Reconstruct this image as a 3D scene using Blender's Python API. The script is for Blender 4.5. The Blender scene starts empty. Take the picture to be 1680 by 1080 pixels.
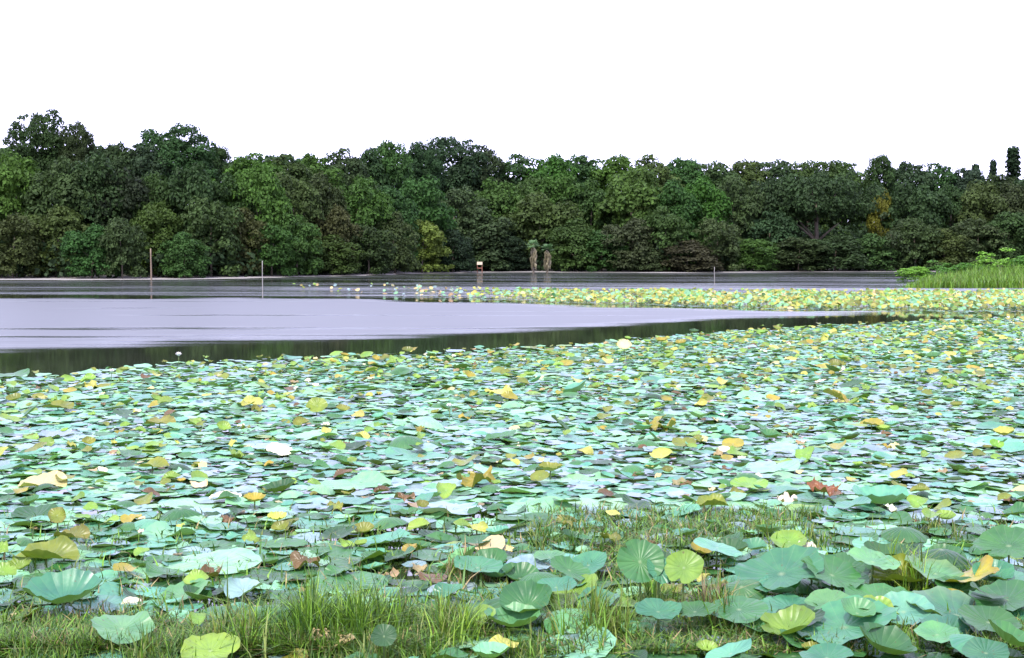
import bpy, math, random
import numpy as np
from mathutils import Vector, Matrix

random.seed(7)
rng = np.random.default_rng(11)
R = math.radians
S = bpy.context.scene
COL = S.collection

# ------------------------------------------------------------------ camera
FPX, CX, CY, HORIZON, CAM_H = 2308.0, 840.0, 540.0, 415.0, 2.5
PITCH = math.atan((CY - HORIZON) / FPX)
cam_data = bpy.data.cameras.new('camera')
cam_data.sensor_width = 36.0
cam_data.lens = FPX / 1680.0 * 36.0
cam_data.clip_start = 0.1
cam_data.clip_end = 6000.0
cam = bpy.data.objects.new('camera', cam_data)
cam.location = (0, 0, CAM_H)
cam.rotation_euler = (math.pi / 2 - PITCH, 0, 0)
COL.objects.link(cam)
S.camera = cam

# ------------------------------------------------------------------ world, sun, exposure
SUN_EL, SUN_ROT = R(56), R(205)
world = bpy.data.worlds.new('World')
S.world = world
world.use_nodes = True
wn, wl = world.node_tree.nodes, world.node_tree.links
wn.clear()
w_out = wn.new('ShaderNodeOutputWorld')
w_bg = wn.new('ShaderNodeBackground')
w_bg.inputs['Strength'].default_value = 0.1
sky = wn.new('ShaderNodeTexSky')
sky.sky_type = 'NISHITA'
sky.sun_disc = False
sky.sun_elevation = SUN_EL
sky.sun_rotation = SUN_ROT
sky.air_density = 1.0
sky.dust_density = 1.5
w_tc = wn.new('ShaderNodeTexCoord')
w_map = wn.new('ShaderNodeMapping')
w_map.inputs['Scale'].default_value = (1.5, 1.5, 5.0)
w_noise = wn.new('ShaderNodeTexNoise')
w_noise.inputs['Scale'].default_value = 1.6
w_noise.inputs['Detail'].default_value = 4
w_ramp = wn.new('ShaderNodeMapRange')
w_ramp.inputs['From Min'].default_value = 0.3
w_ramp.inputs['From Max'].default_value = 0.7
w_ramp.inputs['To Min'].default_value = 0.68
w_ramp.inputs['To Max'].default_value = 0.86
w_mix = wn.new('ShaderNodeMix')
w_mix.data_type = 'RGBA'
w_mix.inputs[7].default_value = (19.5, 19.3, 29.0, 1)      # bright thin overcast
wl.new(w_tc.outputs['Generated'], w_map.inputs['Vector'])
wl.new(w_map.outputs[0], w_noise.inputs['Vector'])
wl.new(w_noise.outputs[0], w_ramp.inputs[0])
wl.new(w_ramp.outputs[0], w_mix.inputs[0])
wl.new(sky.outputs[0], w_mix.inputs[6])
wl.new(w_mix.outputs[2], w_bg.inputs[0])
wl.new(w_bg.outputs[0], w_out.inputs[0])

sun_data = bpy.data.lights.new('sun', 'SUN')
sun_data.energy = 4.3
sun_data.angle = R(3)
sun_data.color = (1.0, 0.95, 0.86)
sun = bpy.data.objects.new('sun', sun_data)
sdir = Vector((math.sin(SUN_ROT) * math.cos(SUN_EL), math.cos(SUN_ROT) * math.cos(SUN_EL), math.sin(SUN_EL)))
sun.rotation_euler = sdir.to_track_quat('Z', 'Y').to_euler()
sun.location = (0, -20, 40)
COL.objects.link(sun)
S.view_settings.view_transform = 'Standard'
S.view_settings.look = 'None'
S.view_settings.exposure = 0.45
S.view_settings.gamma = 1.0
S.view_settings.use_curve_mapping = False
S.cycles.max_bounces = 6
S.cycles.diffuse_bounces = 3
S.cycles.glossy_bounces = 3
S.cycles.transparent_max_bounces = 6


# ------------------------------------------------------------------ helpers
def ray(px, py):
    x, y = (px - CX) / FPX, -(py - CY) / FPX
    c, s = math.cos(PITCH), math.sin(PITCH)
    return Vector((x, c + s * y, c * y - s))


def at(px, py, z=0.0):
    d = ray(px, py)
    t = (z - CAM_H) / d.z
    return Vector((d.x * t, d.y * t, z))


def at_depth(px, py, Y):
    d = ray(px, py)
    t = Y / d.y
    return Vector((d.x * t, Y, CAM_H + d.z * t))


def X_at(px, Y):
    return ray(px, HORIZON).x / ray(px, HORIZON).y * Y


def px_of(x, y):
    return CX + FPX * x / y


def tag(o, label=None, cat=None, group=None, kind=None):
    if label: o['label'] = label
    if cat: o['category'] = cat
    if group: o['group'] = group
    if kind: o['kind'] = kind
    return o


def mesh_from(name, v, f, mats=(), attrs=None, smooth=False):
    me = bpy.data.meshes.new(name)
    me.from_pydata(v.tolist() if hasattr(v, 'tolist') else v, [], f.tolist() if hasattr(f, 'tolist') else f)
    for m in mats:
        me.materials.append(m)
    for k, (typ, arr) in (attrs or {}).items():
        a = me.attributes.new(k, typ, 'POINT')
        key = 'value' if typ == 'FLOAT' else 'color' if typ == 'FLOAT_COLOR' else 'vector'
        a.data.foreach_set(key, np.ascontiguousarray(arr, dtype=np.float32).ravel())
    if smooth:
        me.polygons.foreach_set('use_smooth', np.ones(len(me.polygons), dtype=bool))
    me.update()
    return me


def link(name, me, parent=None, loc=(0, 0, 0), rot=(0, 0, 0)):
    o = bpy.data.objects.new(name, me)
    o.location = loc
    o.rotation_euler = rot
    COL.objects.link(o)
    if parent: o.parent = parent
    return o


def empty(name, loc=(0, 0, 0), rz=0.0):
    o = bpy.data.objects.new(name, None)
    o.empty_display_size = 0.2
    o.location = loc
    o.rotation_euler = (0, 0, rz)
    COL.objects.link(o)
    return o


class Buf:
    """collects vertices, faces and per-vertex attributes of one mesh"""
    def __init__(self):
        self.v, self.f, self.c, self.u, self.n = [], [], [], [], 0

    def add(self, v, f, c=None, u=None):
        v = np.asarray(v, dtype=float)
        self.f.extend([[i + self.n for i in q] for q in f])
        self.v.append(v)
        self.n += len(v)
        if c is not None:
            c = np.asarray(c, dtype=float)
            self.c.append(np.tile(c, (len(v), 1)) if c.ndim == 1 else c)
        if u is not None:
            self.u.append(u)

    def mesh(self, name, mats, smooth=False):
        at_ = {}
        if self.c:
            c = np.concatenate(self.c)
            at_['tint'] = ('FLOAT_COLOR', np.concatenate([c, np.ones((len(c), 1))], 1))
        if self.u:
            at_['leaf_uv'] = ('FLOAT_VECTOR', np.concatenate(self.u))
        return mesh_from(name, np.concatenate(self.v), self.f, mats, at_, smooth)


def tube(path, radii, sides=6, cap=True):
    path = np.asarray(path, dtype=float)
    n = len(path)
    v, f = [], []
    for i in range(n):
        t = path[min(i + 1, n - 1)] - path[max(i - 1, 0)]
        t = t / (np.linalg.norm(t) + 1e-9)
        a = np.cross(t, (0.31, 0.9, 0.1) if abs(t[2]) > 0.8 else (0, 0, 1.0))
        a /= np.linalg.norm(a)
        b = np.cross(t, a)
        for k in range(sides):
            w = 2 * math.pi * k / sides
            v.append(path[i] + radii[i] * (math.cos(w) * a + math.sin(w) * b))
    for i in range(n - 1):
        for k in range(sides):
            k2 = (k + 1) % sides
            f.append([i * sides + k, i * sides + k2, (i + 1) * sides + k2, (i + 1) * sides + k])
    if cap:
        f.append([(n - 1) * sides + k for k in range(sides)])
        f.append([k for k in range(sides)][::-1])
    return np.array(v), f


def box(x0, x1, y0, y1, z0, z1):
    v = np.array([(x, y, z) for z in (z0, z1) for y in (y0, y1) for x in (x0, x1)], dtype=float)
    f = [[0, 2, 3, 1], [4, 5, 7, 6], [0, 1, 5, 4], [2, 6, 7, 3], [0, 4, 6, 2], [1, 3, 7, 5]]
    return v, f


NOISE = {}


def smooth_noise(x, y, seed=0):
    if seed not in NOISE:
        r = np.random.default_rng(seed)
        NOISE[seed] = [(r.normal(), r.normal(), r.uniform(0, 6.28)) for _ in range(6)]
    sin = np.sin if isinstance(x, np.ndarray) or isinstance(y, np.ndarray) else math.sin
    out = 0.0
    for k, (a, b, p) in enumerate(NOISE[seed]):
        out = out + sin((a * x + b * y) * 1.6 ** k + p) / 1.5 ** k
    return out / 2.0


# ------------------------------------------------------------------ materials
def new_mat(name):
    m = bpy.data.materials.new(name)
    m.use_nodes = True
    nt = m.node_tree
    nt.nodes.clear()
    out = nt.nodes.new('ShaderNodeOutputMaterial')
    p = nt.nodes.new('ShaderNodeBsdfPrincipled')
    nt.links.new(p.outputs[0], out.inputs[0])
    return m, nt.nodes, nt.links, p, out


def math_node(n, l, op, a, b=None, clamp=False):
    m = n.new('ShaderNodeMath')
    m.operation = op
    m.use_clamp = clamp
    for i, x in enumerate((a, b)):
        if x is None: continue
        if isinstance(x, (int, float)): m.inputs[i].default_value = x
        else: l.new(x, m.inputs[i])
    return m.outputs[0]


def mix_col(n, l, fac, a, b, blend='MIX'):
    m = n.new('ShaderNodeMix')
    m.data_type = 'RGBA'
    m.blend_type = blend
    for i, x in ((0, fac), (6, a), (7, b)):
        if isinstance(x, (int, float)): m.inputs[i].default_value = x
        elif isinstance(x, tuple): m.inputs[i].default_value = (*x, 1)
        else: l.new(x, m.inputs[i])
    return m.outputs[2]


def noise(n, l, vec, scale, detail=3, rough=0.55):
    t = n.new('ShaderNodeTexNoise')
    t.inputs['Scale'].default_value = scale
    t.inputs['Detail'].default_value = detail
    t.inputs['Roughness'].default_value = rough
    if vec is not None: l.new(vec, t.inputs['Vector'])
    return t.outputs[0]


def map_range(n, l, x, a, b, c, d):
    t = n.new('ShaderNodeMapRange')
    for k, v in zip(('From Min', 'From Max', 'To Min', 'To Max'), (a, b, c, d)):
        t.inputs[k].default_value = v
    l.new(x, t.inputs[0])
    return t.outputs[0]


# lotus leaf: tint per leaf, radial veins and pale hub, waxy bloom, paler underside
M_LEAF, n, l, p, out = new_mat('lotus_leaf_skin')
a_t = n.new('ShaderNodeAttribute'); a_t.attribute_name = 'tint'
a_u = n.new('ShaderNodeAttribute'); a_u.attribute_name = 'leaf_uv'
geo = n.new('ShaderNodeNewGeometry')
sep = n.new('ShaderNodeSeparateXYZ'); l.new(a_u.outputs['Vector'], sep.inputs[0])
ang = math_node(n, l, 'ARCTAN2', sep.outputs[1], sep.outputs[0])
rad = math_node(n, l, 'SQRT', math_node(n, l, 'ADD', math_node(n, l, 'MULTIPLY', sep.outputs[0], sep.outputs[0]), math_node(n, l, 'MULTIPLY', sep.outputs[1], sep.outputs[1])))
vein = math_node(n, l, 'ABSOLUTE', math_node(n, l, 'SINE', math_node(n, l, 'MULTIPLY', ang, 10.0)))
vein_l = map_range(n, l, vein, 0.0, 0.22, 1.0, 0.0)
mott = noise(n, l, geo.outputs['Position'], 9.0, 4)
mott2 = noise(n, l, geo.outputs['Position'], 42.0, 3)
c1 = mix_col(n, l, map_range(n, l, mott, 0.35, 0.65, 0.0, 1.0), a_t.outputs['Color'], (1.5, 1.35, 1.1), 'MULTIPLY')
c2 = mix_col(n, l, math_node(n, l, 'MULTIPLY', vein_l, 0.18), c1, (0.18, 0.29, 0.14))
hub = map_range(n, l, rad, 0.02, 0.11, 0.45, 0.0)
c3 = mix_col(n, l, hub, c2, (0.30, 0.38, 0.20))
spots = map_range(n, l, mott2, 0.66, 0.74, 0.0, 0.75)
c4 = mix_col(n, l, spots, c3, (0.09, 0.06, 0.025))
c5 = mix_col(n, l, geo.outputs['Backfacing'], c4, mix_col(n, l, 0.4, a_t.outputs['Color'], (0.16, 0.20, 0.05)))
l.new(c5, p.inputs['Base Color'])
l.new(map_range(n, l, mott, 0.3, 0.7, 0.32, 0.46), p.inputs['Roughness'])
p.inputs['Specular IOR Level'].default_value = 0.38
p.inputs['Coat Weight'].default_value = 0.0
p.inputs['Coat Roughness'].default_value = 0.35
bmp = n.new('ShaderNodeBump'); bmp.inputs['Strength'].default_value = 0.32; bmp.inputs['Distance'].default_value = 0.018
l.new(math_node(n, l, 'ADD', math_node(n, l, 'MULTIPLY', vein, 0.6), mott), bmp.inputs['Height'])
l.new(bmp.outputs[0], p.inputs['Normal'])
tr = n.new('ShaderNodeBsdfTranslucent')
l.new(mix_col(n, l, 1.0, c5, (1.6, 1.9, 0.5), 'MULTIPLY'), tr.inputs[0])
ms = n.new('ShaderNodeMixShader'); ms.inputs[0].default_value = 0.16
l.new(p.outputs[0], ms.inputs[1]); l.new(tr.outputs[0], ms.inputs[2]); l.new(ms.outputs[0], out.inputs[0])


def tint_mat(name, rough=0.6, trans=0.2, spec=0.3, vary=0.5):
    """foliage, grass, stalks: colour from the 'tint' attribute with island variation"""
    m, n, l, p, out = new_mat(name)
    a = n.new('ShaderNodeAttribute'); a.attribute_name = 'tint'
    g = n.new('ShaderNodeNewGeometry')
    v = map_range(n, l, g.outputs['Random Per Island'], 0, 1, 1 - vary, 1 + vary)
    c = n.new('ShaderNodeVectorMath'); c.operation = 'SCALE'
    l.new(a.outputs['Color'], c.inputs[0]); l.new(v, c.inputs['Scale'])
    l.new(c.outputs[0], p.inputs['Base Color'])
    p.inputs['Roughness'].default_value = rough
    p.inputs['Specular IOR Level'].default_value = spec
    if trans:
        t = n.new('ShaderNodeBsdfTranslucent')
        l.new(c.outputs[0], t.inputs[0])
        s = n.new('ShaderNodeMixShader'); s.inputs[0].default_value = trans
        l.new(p.outputs[0], s.inputs[1]); l.new(t.outputs[0], s.inputs[2]); l.new(s.outputs[0], out.inputs[0])
    return m


M_GRASS = tint_mat('grass_blade', 0.5, 0.3, 0.4, 0.45)
M_STALK = tint_mat('lotus_stalk', 0.6, 0.0, 0.3, 0.2)
M_FROND = tint_mat('palm_frond', 0.5, 0.15, 0.3, 0.35)

# tree foliage: object colour with leaf and clump variation
M_TREE, n, l, p, out = new_mat('tree_foliage')
oi = n.new('ShaderNodeObjectInfo')
g = n.new('ShaderNodeNewGeometry')
tcn = n.new('ShaderNodeTexCoord')
nz = noise(n, l, tcn.outputs['Object'], 0.55, 3)
v1 = map_range(n, l, g.outputs['Random Per Island'], 0, 1, 0.78, 1.25)
v2 = map_range(n, l, nz, 0.3, 0.7, 0.65, 1.38)
sc = n.new('ShaderNodeVectorMath'); sc.operation = 'SCALE'
l.new(oi.outputs['Color'], sc.inputs[0]); l.new(math_node(n, l, 'MULTIPLY', v1, v2), sc.inputs['Scale'])
l.new(sc.outputs[0], p.inputs['Base Color'])
p.inputs['Roughness'].default_value = 0.55
p.inputs['Specular IOR Level'].default_value = 0.12
tr = n.new('ShaderNodeBsdfTranslucent'); l.new(sc.outputs[0], tr.inputs[0])
ms = n.new('ShaderNodeMixShader'); ms.inputs[0].default_value = 0.32
l.new(p.outputs[0], ms.inputs[1]); l.new(tr.outputs[0], ms.inputs[2]); l.new(ms.outputs[0], out.inputs[0])

M_BARK, n, l, p, out = new_mat('bark')
tcn = n.new('ShaderNodeTexCoord')
bz = noise(n, l, tcn.outputs['Object'], 3.0, 5)
l.new(mix_col(n, l, bz, (0.06, 0.045, 0.03), (0.16, 0.135, 0.10)), p.inputs['Base Color'])
p.inputs['Roughness'].default_value = 0.9
bm_ = n.new('ShaderNodeBump'); bm_.inputs['Strength'].default_value = 0.6
l.new(bz, bm_.inputs['Height']); l.new(bm_.outputs[0], p.inputs['Normal'])

# water: calm and mirror-like, roughened by wind where the 'ripple' attribute says so
M_WATER, n, l, p, out = new_mat('pond_water')
rp = n.new('ShaderNodeAttribute'); rp.attribute_name = 'ripple'
g = n.new('ShaderNodeNewGeometry')
mp = n.new('ShaderNodeMapping'); mp.inputs['Scale'].default_value = (0.05, 0.42, 1.0)
l.new(g.outputs['Position'], mp.inputs['Vector'])
streak = noise(n, l, mp.outputs[0], 1.0, 5, 0.6)
wind = math_node(n, l, 'MULTIPLY', math_node(n, l, 'ADD', rp.outputs['Fac'], math_node(n, l, 'MULTIPLY', math_node(n, l, 'MULTIPLY', rp.outputs['Fac'], math_node(n, l, 'SUBTRACT', 1.0, rp.outputs['Fac'])), math_node(n, l, 'MULTIPLY', math_node(n, l, 'SUBTRACT', streak, 0.5), 9.0)), True), map_range(n, l, streak, 0.31, 0.42, 0.3, 1.0), True)
l.new(map_range(n, l, wind, 0, 1, 0.03, 0.38), p.inputs['Roughness'])
mp2 = n.new('ShaderNodeMapping'); mp2.inputs['Scale'].default_value = (1.2, 2.6, 1.0)
l.new(g.outputs['Position'], mp2.inputs['Vector'])
rip = noise(n, l, mp2.outputs[0], 2.2, 4)
bw = n.new('ShaderNodeBump'); bw.inputs['Distance'].default_value = 0.06
l.new(map_range(n, l, wind, 0, 1, 0.01, 0.05), bw.inputs['Strength'])
l.new(rip, bw.inputs['Height']); l.new(bw.outputs[0], p.inputs['Normal'])
silt = noise(n, l, g.outputs['Position'], 0.4, 4)
l.new(mix_col(n, l, silt, (0.012, 0.018, 0.010), (0.03, 0.034, 0.022)), p.inputs['Base Color'])
p.inputs['IOR'].default_value = 1.52

# ground: mud by the water, dark grass and leaf litter higher up
M_GROUND, n, l, p, out = new_mat('lake_ground')
g = n.new('ShaderNodeNewGeometry')
sp = n.new('ShaderNodeSeparateXYZ'); l.new(g.outputs['Position'], sp.inputs[0])
gz = noise(n, l, g.outputs['Position'], 0.35, 6)
gz2 = noise(n, l, g.outputs['Position'], 3.0, 5)
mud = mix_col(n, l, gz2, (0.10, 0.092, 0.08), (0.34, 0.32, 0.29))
grs = mix_col(n, l, gz2, (0.018, 0.028, 0.010), (0.06, 0.085, 0.028))
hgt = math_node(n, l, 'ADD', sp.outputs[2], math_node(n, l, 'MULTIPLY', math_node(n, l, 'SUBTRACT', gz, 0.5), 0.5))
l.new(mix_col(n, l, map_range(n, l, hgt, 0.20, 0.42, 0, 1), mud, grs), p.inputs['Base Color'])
p.inputs['Roughness'].default_value = 0.9
bg = n.new('ShaderNodeBump'); bg.inputs['Strength'].default_value = 0.7; bg.inputs['Distance'].default_value = 0.1
l.new(gz2, bg.inputs['Height']); l.new(bg.outputs[0], p.inputs['Normal'])


def plain_mat(name, c0, c1, scale=8, rough=0.7):
    m, n, l, p, out = new_mat(name)
    t = n.new('ShaderNodeTexCoord')
    z = noise(n, l, t.outputs['Object'], scale, 5)
    l.new(mix_col(n, l, z, c0, c1), p.inputs['Base Color'])
    p.inputs['Roughness'].default_value = rough
    return m


M_WOOD = plain_mat('weathered_wood', (0.09, 0.06, 0.038), (0.25, 0.185, 0.125), 4)
M_PALE = plain_mat('bleached_wood', (0.16, 0.15, 0.135), (0.34, 0.325, 0.30), 4)
M_WHITE = plain_mat('white_paint', (0.50, 0.40, 0.26), (0.66, 0.56, 0.42), 6)
M_RED = plain_mat('red_brown_paint', (0.13, 0.045, 0.025), (0.20, 0.075, 0.04), 6)
M_PETAL = plain_mat('lotus_petal', (0.74, 0.70, 0.66), (0.85, 0.83, 0.8), 10, 0.5)

# ------------------------------------------------------------------ ground and water
SHORE_PX = [(-700, 458), (0, 460), (120, 459.5), (250, 459), (400, 457.5), (500, 455), (620, 452), (700, 449), (800, 447), (950, 447.5), (1100, 448), (1300, 447), (1480, 446), (1700, 446), (2400, 447)]
_sp = [at(px, py) for px, py in SHORE_PX]
SHX, SHY = np.array([q.x for q in _sp]), np.array([q.y for q in _sp])


def shore_y(x):
    x = np.asarray(x, dtype=float)
    return np.interp(x, SHX, SHY) + 1.2 * np.sin(x * 0.21) + 0.8 * np.sin(x * 0.53 + 1)


def land_z(x, y):
    x, y = np.asarray(x, dtype=float), np.asarray(y, dtype=float)
    d = y - shore_y(x)
    far = np.where(d < 0, np.maximum(d * 0.12, -1.4), np.minimum(d, 9) * 0.012 + np.clip((d - 9) / 90, 0, 1) * 5.0)
    near = np.where(y < 6.6, np.clip((6.4 - y) * 0.35, -1.4, 0.75), -1.4)
    return np.maximum(far, near) + np.where(d > 9, 0.06, 0.012) * smooth_noise(x * 0.4, y * 0.4, 3) * (d > -3)


gx = np.unique(np.concatenate([np.linspace(-1800, -160, 14), np.linspace(-160, 160, 130), np.linspace(160, 1800, 14)]))
gy = np.unique(np.concatenate([np.linspace(-120, 0, 10), np.linspace(0, 12, 16), np.linspace(12, 125, 20), np.linspace(125, 300, 110), np.linspace(300, 3500, 22)]))
GX, GY = np.meshgrid(gx, gy)
GZ = land_z(GX, GY)
nx, ny = len(gx), len(gy)
idx = np.arange(nx * ny).reshape(ny, nx)
quads = np.stack([idx[:-1, :-1], idx[:-1, 1:], idx[1:, 1:], idx[1:, :-1]], -1).reshape(-1, 4)
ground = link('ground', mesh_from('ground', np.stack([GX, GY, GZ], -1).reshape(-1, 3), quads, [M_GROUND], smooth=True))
tag(ground, kind='structure')

# wind zones on the water, from the two edges of the rippled reach
NEAR_RIP = [(-500, 596), (0, 577), (300, 566), (700, 551), (900, 543), (1050, 533), (1200, 523), (1400, 516), (1600, 511), (2000, 508)]
FAR_RIP = [(-500, 490), (0, 490), (400, 490), (600, 492), (750, 496), (1000, 505), (1200, 509), (1500, 513), (2000, 514)]


def ripple(x, y):
    px = px_of(x, np.maximum(y, 1))
    yn = np.interp(px, [a for a, b in NEAR_RIP], [at(a, b).y for a, b in NEAR_RIP])
    yf = np.interp(px, [a for a, b in FAR_RIP], [at(a, b).y for a, b in FAR_RIP])
    wob = 0.5 * np.sin(x * 0.35) + 0.4 * np.sin(x * 0.8 + 2)
    a = np.clip((y - yn - wob + 1.2) / 4.5, 0, 1)
    b = np.clip((yf + 2 + 2 * wob - y) / 4.0, 0, 1)
    w = a * b
    far = np.clip((y - yf - 2) / 6.0, 0, 1) * (0.42 + 0.3 * np.clip(smooth_noise(x * 0.03, y * 0.22, 9), -1, 1))
    sh = np.clip(1 - np.abs(y - (shore_y(x) - 7)) / 8.0, 0, 1) * 0.95
    near = np.clip((34 - y) / 10, 0, 1) * 0.08
    return np.clip(np.maximum.reduce([w, far, sh, near]), 0, 1)


wx = np.unique(np.concatenate([np.linspace(-600, -90, 20), np.linspace(-90, 90, 150), np.linspace(90, 600, 20)]))
wy = np.unique(np.concatenate([np.linspace(-100, 0, 4), np.linspace(0, 30, 16), np.linspace(30, 110, 150), np.linspace(110, 200, 80), np.linspace(200, 320, 8)]))
WX, WY = np.meshgrid(wx, wy)
nx, ny = len(wx), len(wy)
idx = np.arange(nx * ny).reshape(ny, nx)
quads = np.stack([idx[:-1, :-1], idx[:-1, 1:], idx[1:, 1:], idx[1:, :-1]], -1).reshape(-1, 4)
water = link('water', mesh_from('water', np.stack([WX, WY, 0 * WX], -1).reshape(-1, 3), quads, [M_WATER], {'ripple': ('FLOAT', ripple(WX, WY))}, True))
tag(water, kind='structure')


# ------------------------------------------------------------------ trees
def crown_mesh(name, seed, rx, h, lobes, lobe_r, leaves, leaf, base=0.0, dome=0.0, ragged=0.12, skirt=False):
    """a crown of many clumps: leaf quads scattered over overlapping lobes; z from base to h"""
    r = np.random.default_rng(seed)
    cs, rs = [], []
    hc = (h - base)
    while len(cs) < lobes:
        q = r.uniform(-1, 1, 3)
        if skirt:      # leafy down to the ground
            lim = math.sqrt(max(0.0, 1 - max(q[2], 0) ** 2)) * (1 if q[2] > -.3 else 1.0)
            if math.hypot(q[0], q[1]) > 1: continue
            a_ = math.atan2(q[1], q[0]); rr_ = lim * r.uniform(.3, 1) ** .45
            q[0], q[1] = math.cos(a_) * rr_, math.sin(a_) * rr_
        elif np.linalg.norm(q) > 1: continue
        else: q = q / max(np.linalg.norm(q), 1e-6) * (r.uniform(0.25, 1) ** 0.45)
        if dome and q[2] < -0.2: q[2] *= 0.5
        lr = lobe_r * (r.uniform(0.45, 1.45) if rx > 1 else 1)
        c = np.array([q[0] * (rx - lr * 0.8), q[1] * (rx - lr * 0.8), base + hc * 0.5 + q[2] * (hc * 0.5 - lr * 0.75)])
        a_ = math.atan2(c[1], c[0])
        c[:2] *= 1 + .26 * math.sin(2 * a_ + seed * 1.7) * (q[2] + .4) + .12 * math.sin(5 * a_ + seed)
        if rx > 1: c[2] += hc * .07 * math.sin(3 * a_ + seed * 2.3) * max(q[2], 0) - hc * .05
        cs.append(c); rs.append(lr)
    cs, rs = np.array(cs), np.array(rs)
    w = rs ** 2 / (rs ** 2).sum()
    k = r.choice(lobes, leaves * 2, p=w)
    d = r.normal(size=(leaves * 2, 3)); d /= np.linalg.norm(d, axis=1)[:, None]
    d[:, 2] = np.where(d[:, 2] < -0.35, -d[:, 2] * 0.8, d[:, 2])
    d /= np.linalg.norm(d, axis=1)[:, None]
    pos = cs[k] + d * (rs[k] * (1 - ragged * 1.6 + ragged * 2.2 * r.random(leaves * 2)))[:, None] * np.array([1, 1, 0.85])
    dist = np.linalg.norm(pos[:, None, :] - cs[None], axis=2) / rs[None]
    dist[np.arange(len(k)), k] = 9
    keep = np.nonzero((dist.min(1) > (0.66 if rx > 1 else -1)) & (pos[:, 2] > base - 0.3))[0][:leaves]
    pos, d = pos[keep], d[keep]
    top_, wid_ = np.percentile(pos[:, 2], 99.6), np.percentile(np.abs(pos[:, :2]), 98.5)
    pos = (pos - np.array([0, 0, base])) * np.array([rx / wid_, rx / wid_, (h - base) / (top_ - base)]) + np.array([0, 0, base])
    m = len(pos)
    nrm = d + r.normal(scale=0.45, size=(m, 3)) + np.array([0, 0, 0.25])
    nrm /= np.linalg.norm(nrm, axis=1)[:, None]
    t = np.cross(nrm, r.normal(size=(m, 3))); t /= np.linalg.norm(t, axis=1)[:, None]
    b = np.cross(nrm, t)
    s = (leaf * r.uniform(0.6, 1.35, m))[:, None]
    asp = r.uniform(0.5, 0.85, m)[:, None]
    v = np.stack([pos - t * s, pos - b * s * asp + nrm * s * 0.12, pos + t * s - nrm * s * 0.25, pos + b * s * asp + nrm * s * 0.12], 1).reshape(-1, 3)
    f = np.arange(4 * m).reshape(-1, 4)
    return mesh_from(name, v, f, [M_TREE])


def trunk_mesh(name, seed, h, rad, limbs=4, spread=2.0):
    r = random.Random(seed)
    B = Buf()
    lean = (r.uniform(-.3, .3), r.uniform(-.3, .3))
    B.add(*tube([(lean[0] * t * t, lean[1] * t * t, h * t - 0.3) for t in (0, .25, .5, .75, 1)], [rad * (1.25, 1, .85, .7, .4)[i] for i in range(5)], 7))
    for k in range(limbs):
        a = k * 6.283 / limbs + r.uniform(-.4, .4)
        z0 = h * r.uniform(0.35, 0.75)
        L = spread * r.uniform(.6, 1.1)
        tz = z0 / h
        B.add(*tube([(lean[0] * tz * tz + math.cos(a) * L * t, lean[1] * tz * tz + math.sin(a) * L * t, z0 - .3 + L * (0.9 * t - 0.15 * t * t)) for t in (0, .35, .7, 1)], [rad * .5, rad * .4, rad * .28, rad * .12], 5))
    return B.mesh(name, [M_BARK], True)


# crown kinds at real size: (mesh, half width, height)
KINDS = {
    'bush': [(crown_mesh('bush_crown', 100 + i, 2.6, 5.6, 90, 0.62, 6000, 0.145, 0.0, 0, 0.24, True), 2.6, 5.6) for i in range(4)],
    'round': [(crown_mesh('round_crown', 200 + i, 4.0, 9.0, 110, 0.9, 8500, 0.195, 0.3, 0, 0.24, True), 4.0, 9.0) for i in range(4)],
    'tall': [(crown_mesh('tall_crown', 300 + i, 4.6, 14.0, 130, 1.0, 9500, 0.23, 3.0, 0, 0.24, True), 4.6, 14.0) for i in range(3)],
    'dome': [(crown_mesh('dome_crown', 400 + i, 6.0, 19.0, 190, 1.05, 15000, 0.22, 6.0, 1, 0.22), 6.0, 19.0) for i in range(3)],
    'umbrella': [(crown_mesh('umbrella_crown', 500, 8.0, 11.0, 150, 1.0, 12000, 0.2, 3.4, 1, 0.24), 8.0, 11.0)],
    'column': [(crown_mesh('column_crown', 600, 0.75, 16.0, 150, 0.45, 4200, 0.2, 5.0, 0, 0.2, True), 0.75, 16.0)],
    'sparse': [(crown_mesh('sparse_crown', 700, 2.6, 6.0, 26, 0.7, 900, 0.16, 1.0, 0, 0.3), 2.6, 6.0)],
}
TRUNKS = {k: trunk_mesh(k + '_trunk', i, v[0][2] * 0.7, {'bush': .1, 'round': .2, 'tall': .28, 'dome': .4, 'umbrella': .35, 'column': .2, 'sparse': .1}[k], 3 if k in ('bush', 'column') else 5, {'bush': 1.2, 'column': .3, 'sparse': 2.0}.get(k, v[0][1] * .6)) for i, (k, v) in enumerate(KINDS.items())}

PAL = {  # foliage colours
    'D': ((0.034, 0.064, 0.018), 'dark green'), 'K': ((0.020, 0.040, 0.016), 'blackish green'), 'G': ((0.052, 0.108, 0.020), 'fresh green'),
    'M': ((0.042, 0.084, 0.022), 'mid green'), 'O': ((0.052, 0.081, 0.022), 'olive'), 'Y': ((0.105, 0.180, 0.030), 'yellow-green'),
    'R': ((0.056, 0.060, 0.024), 'russet'), 'S': ((0.045, 0.072, 0.027), 'grey-green'), 'A': ((0.11, 0.11, 0.02), 'golden'),
    'B': ((0.031, 0.061, 0.022), 'bluish green'),
}
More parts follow.
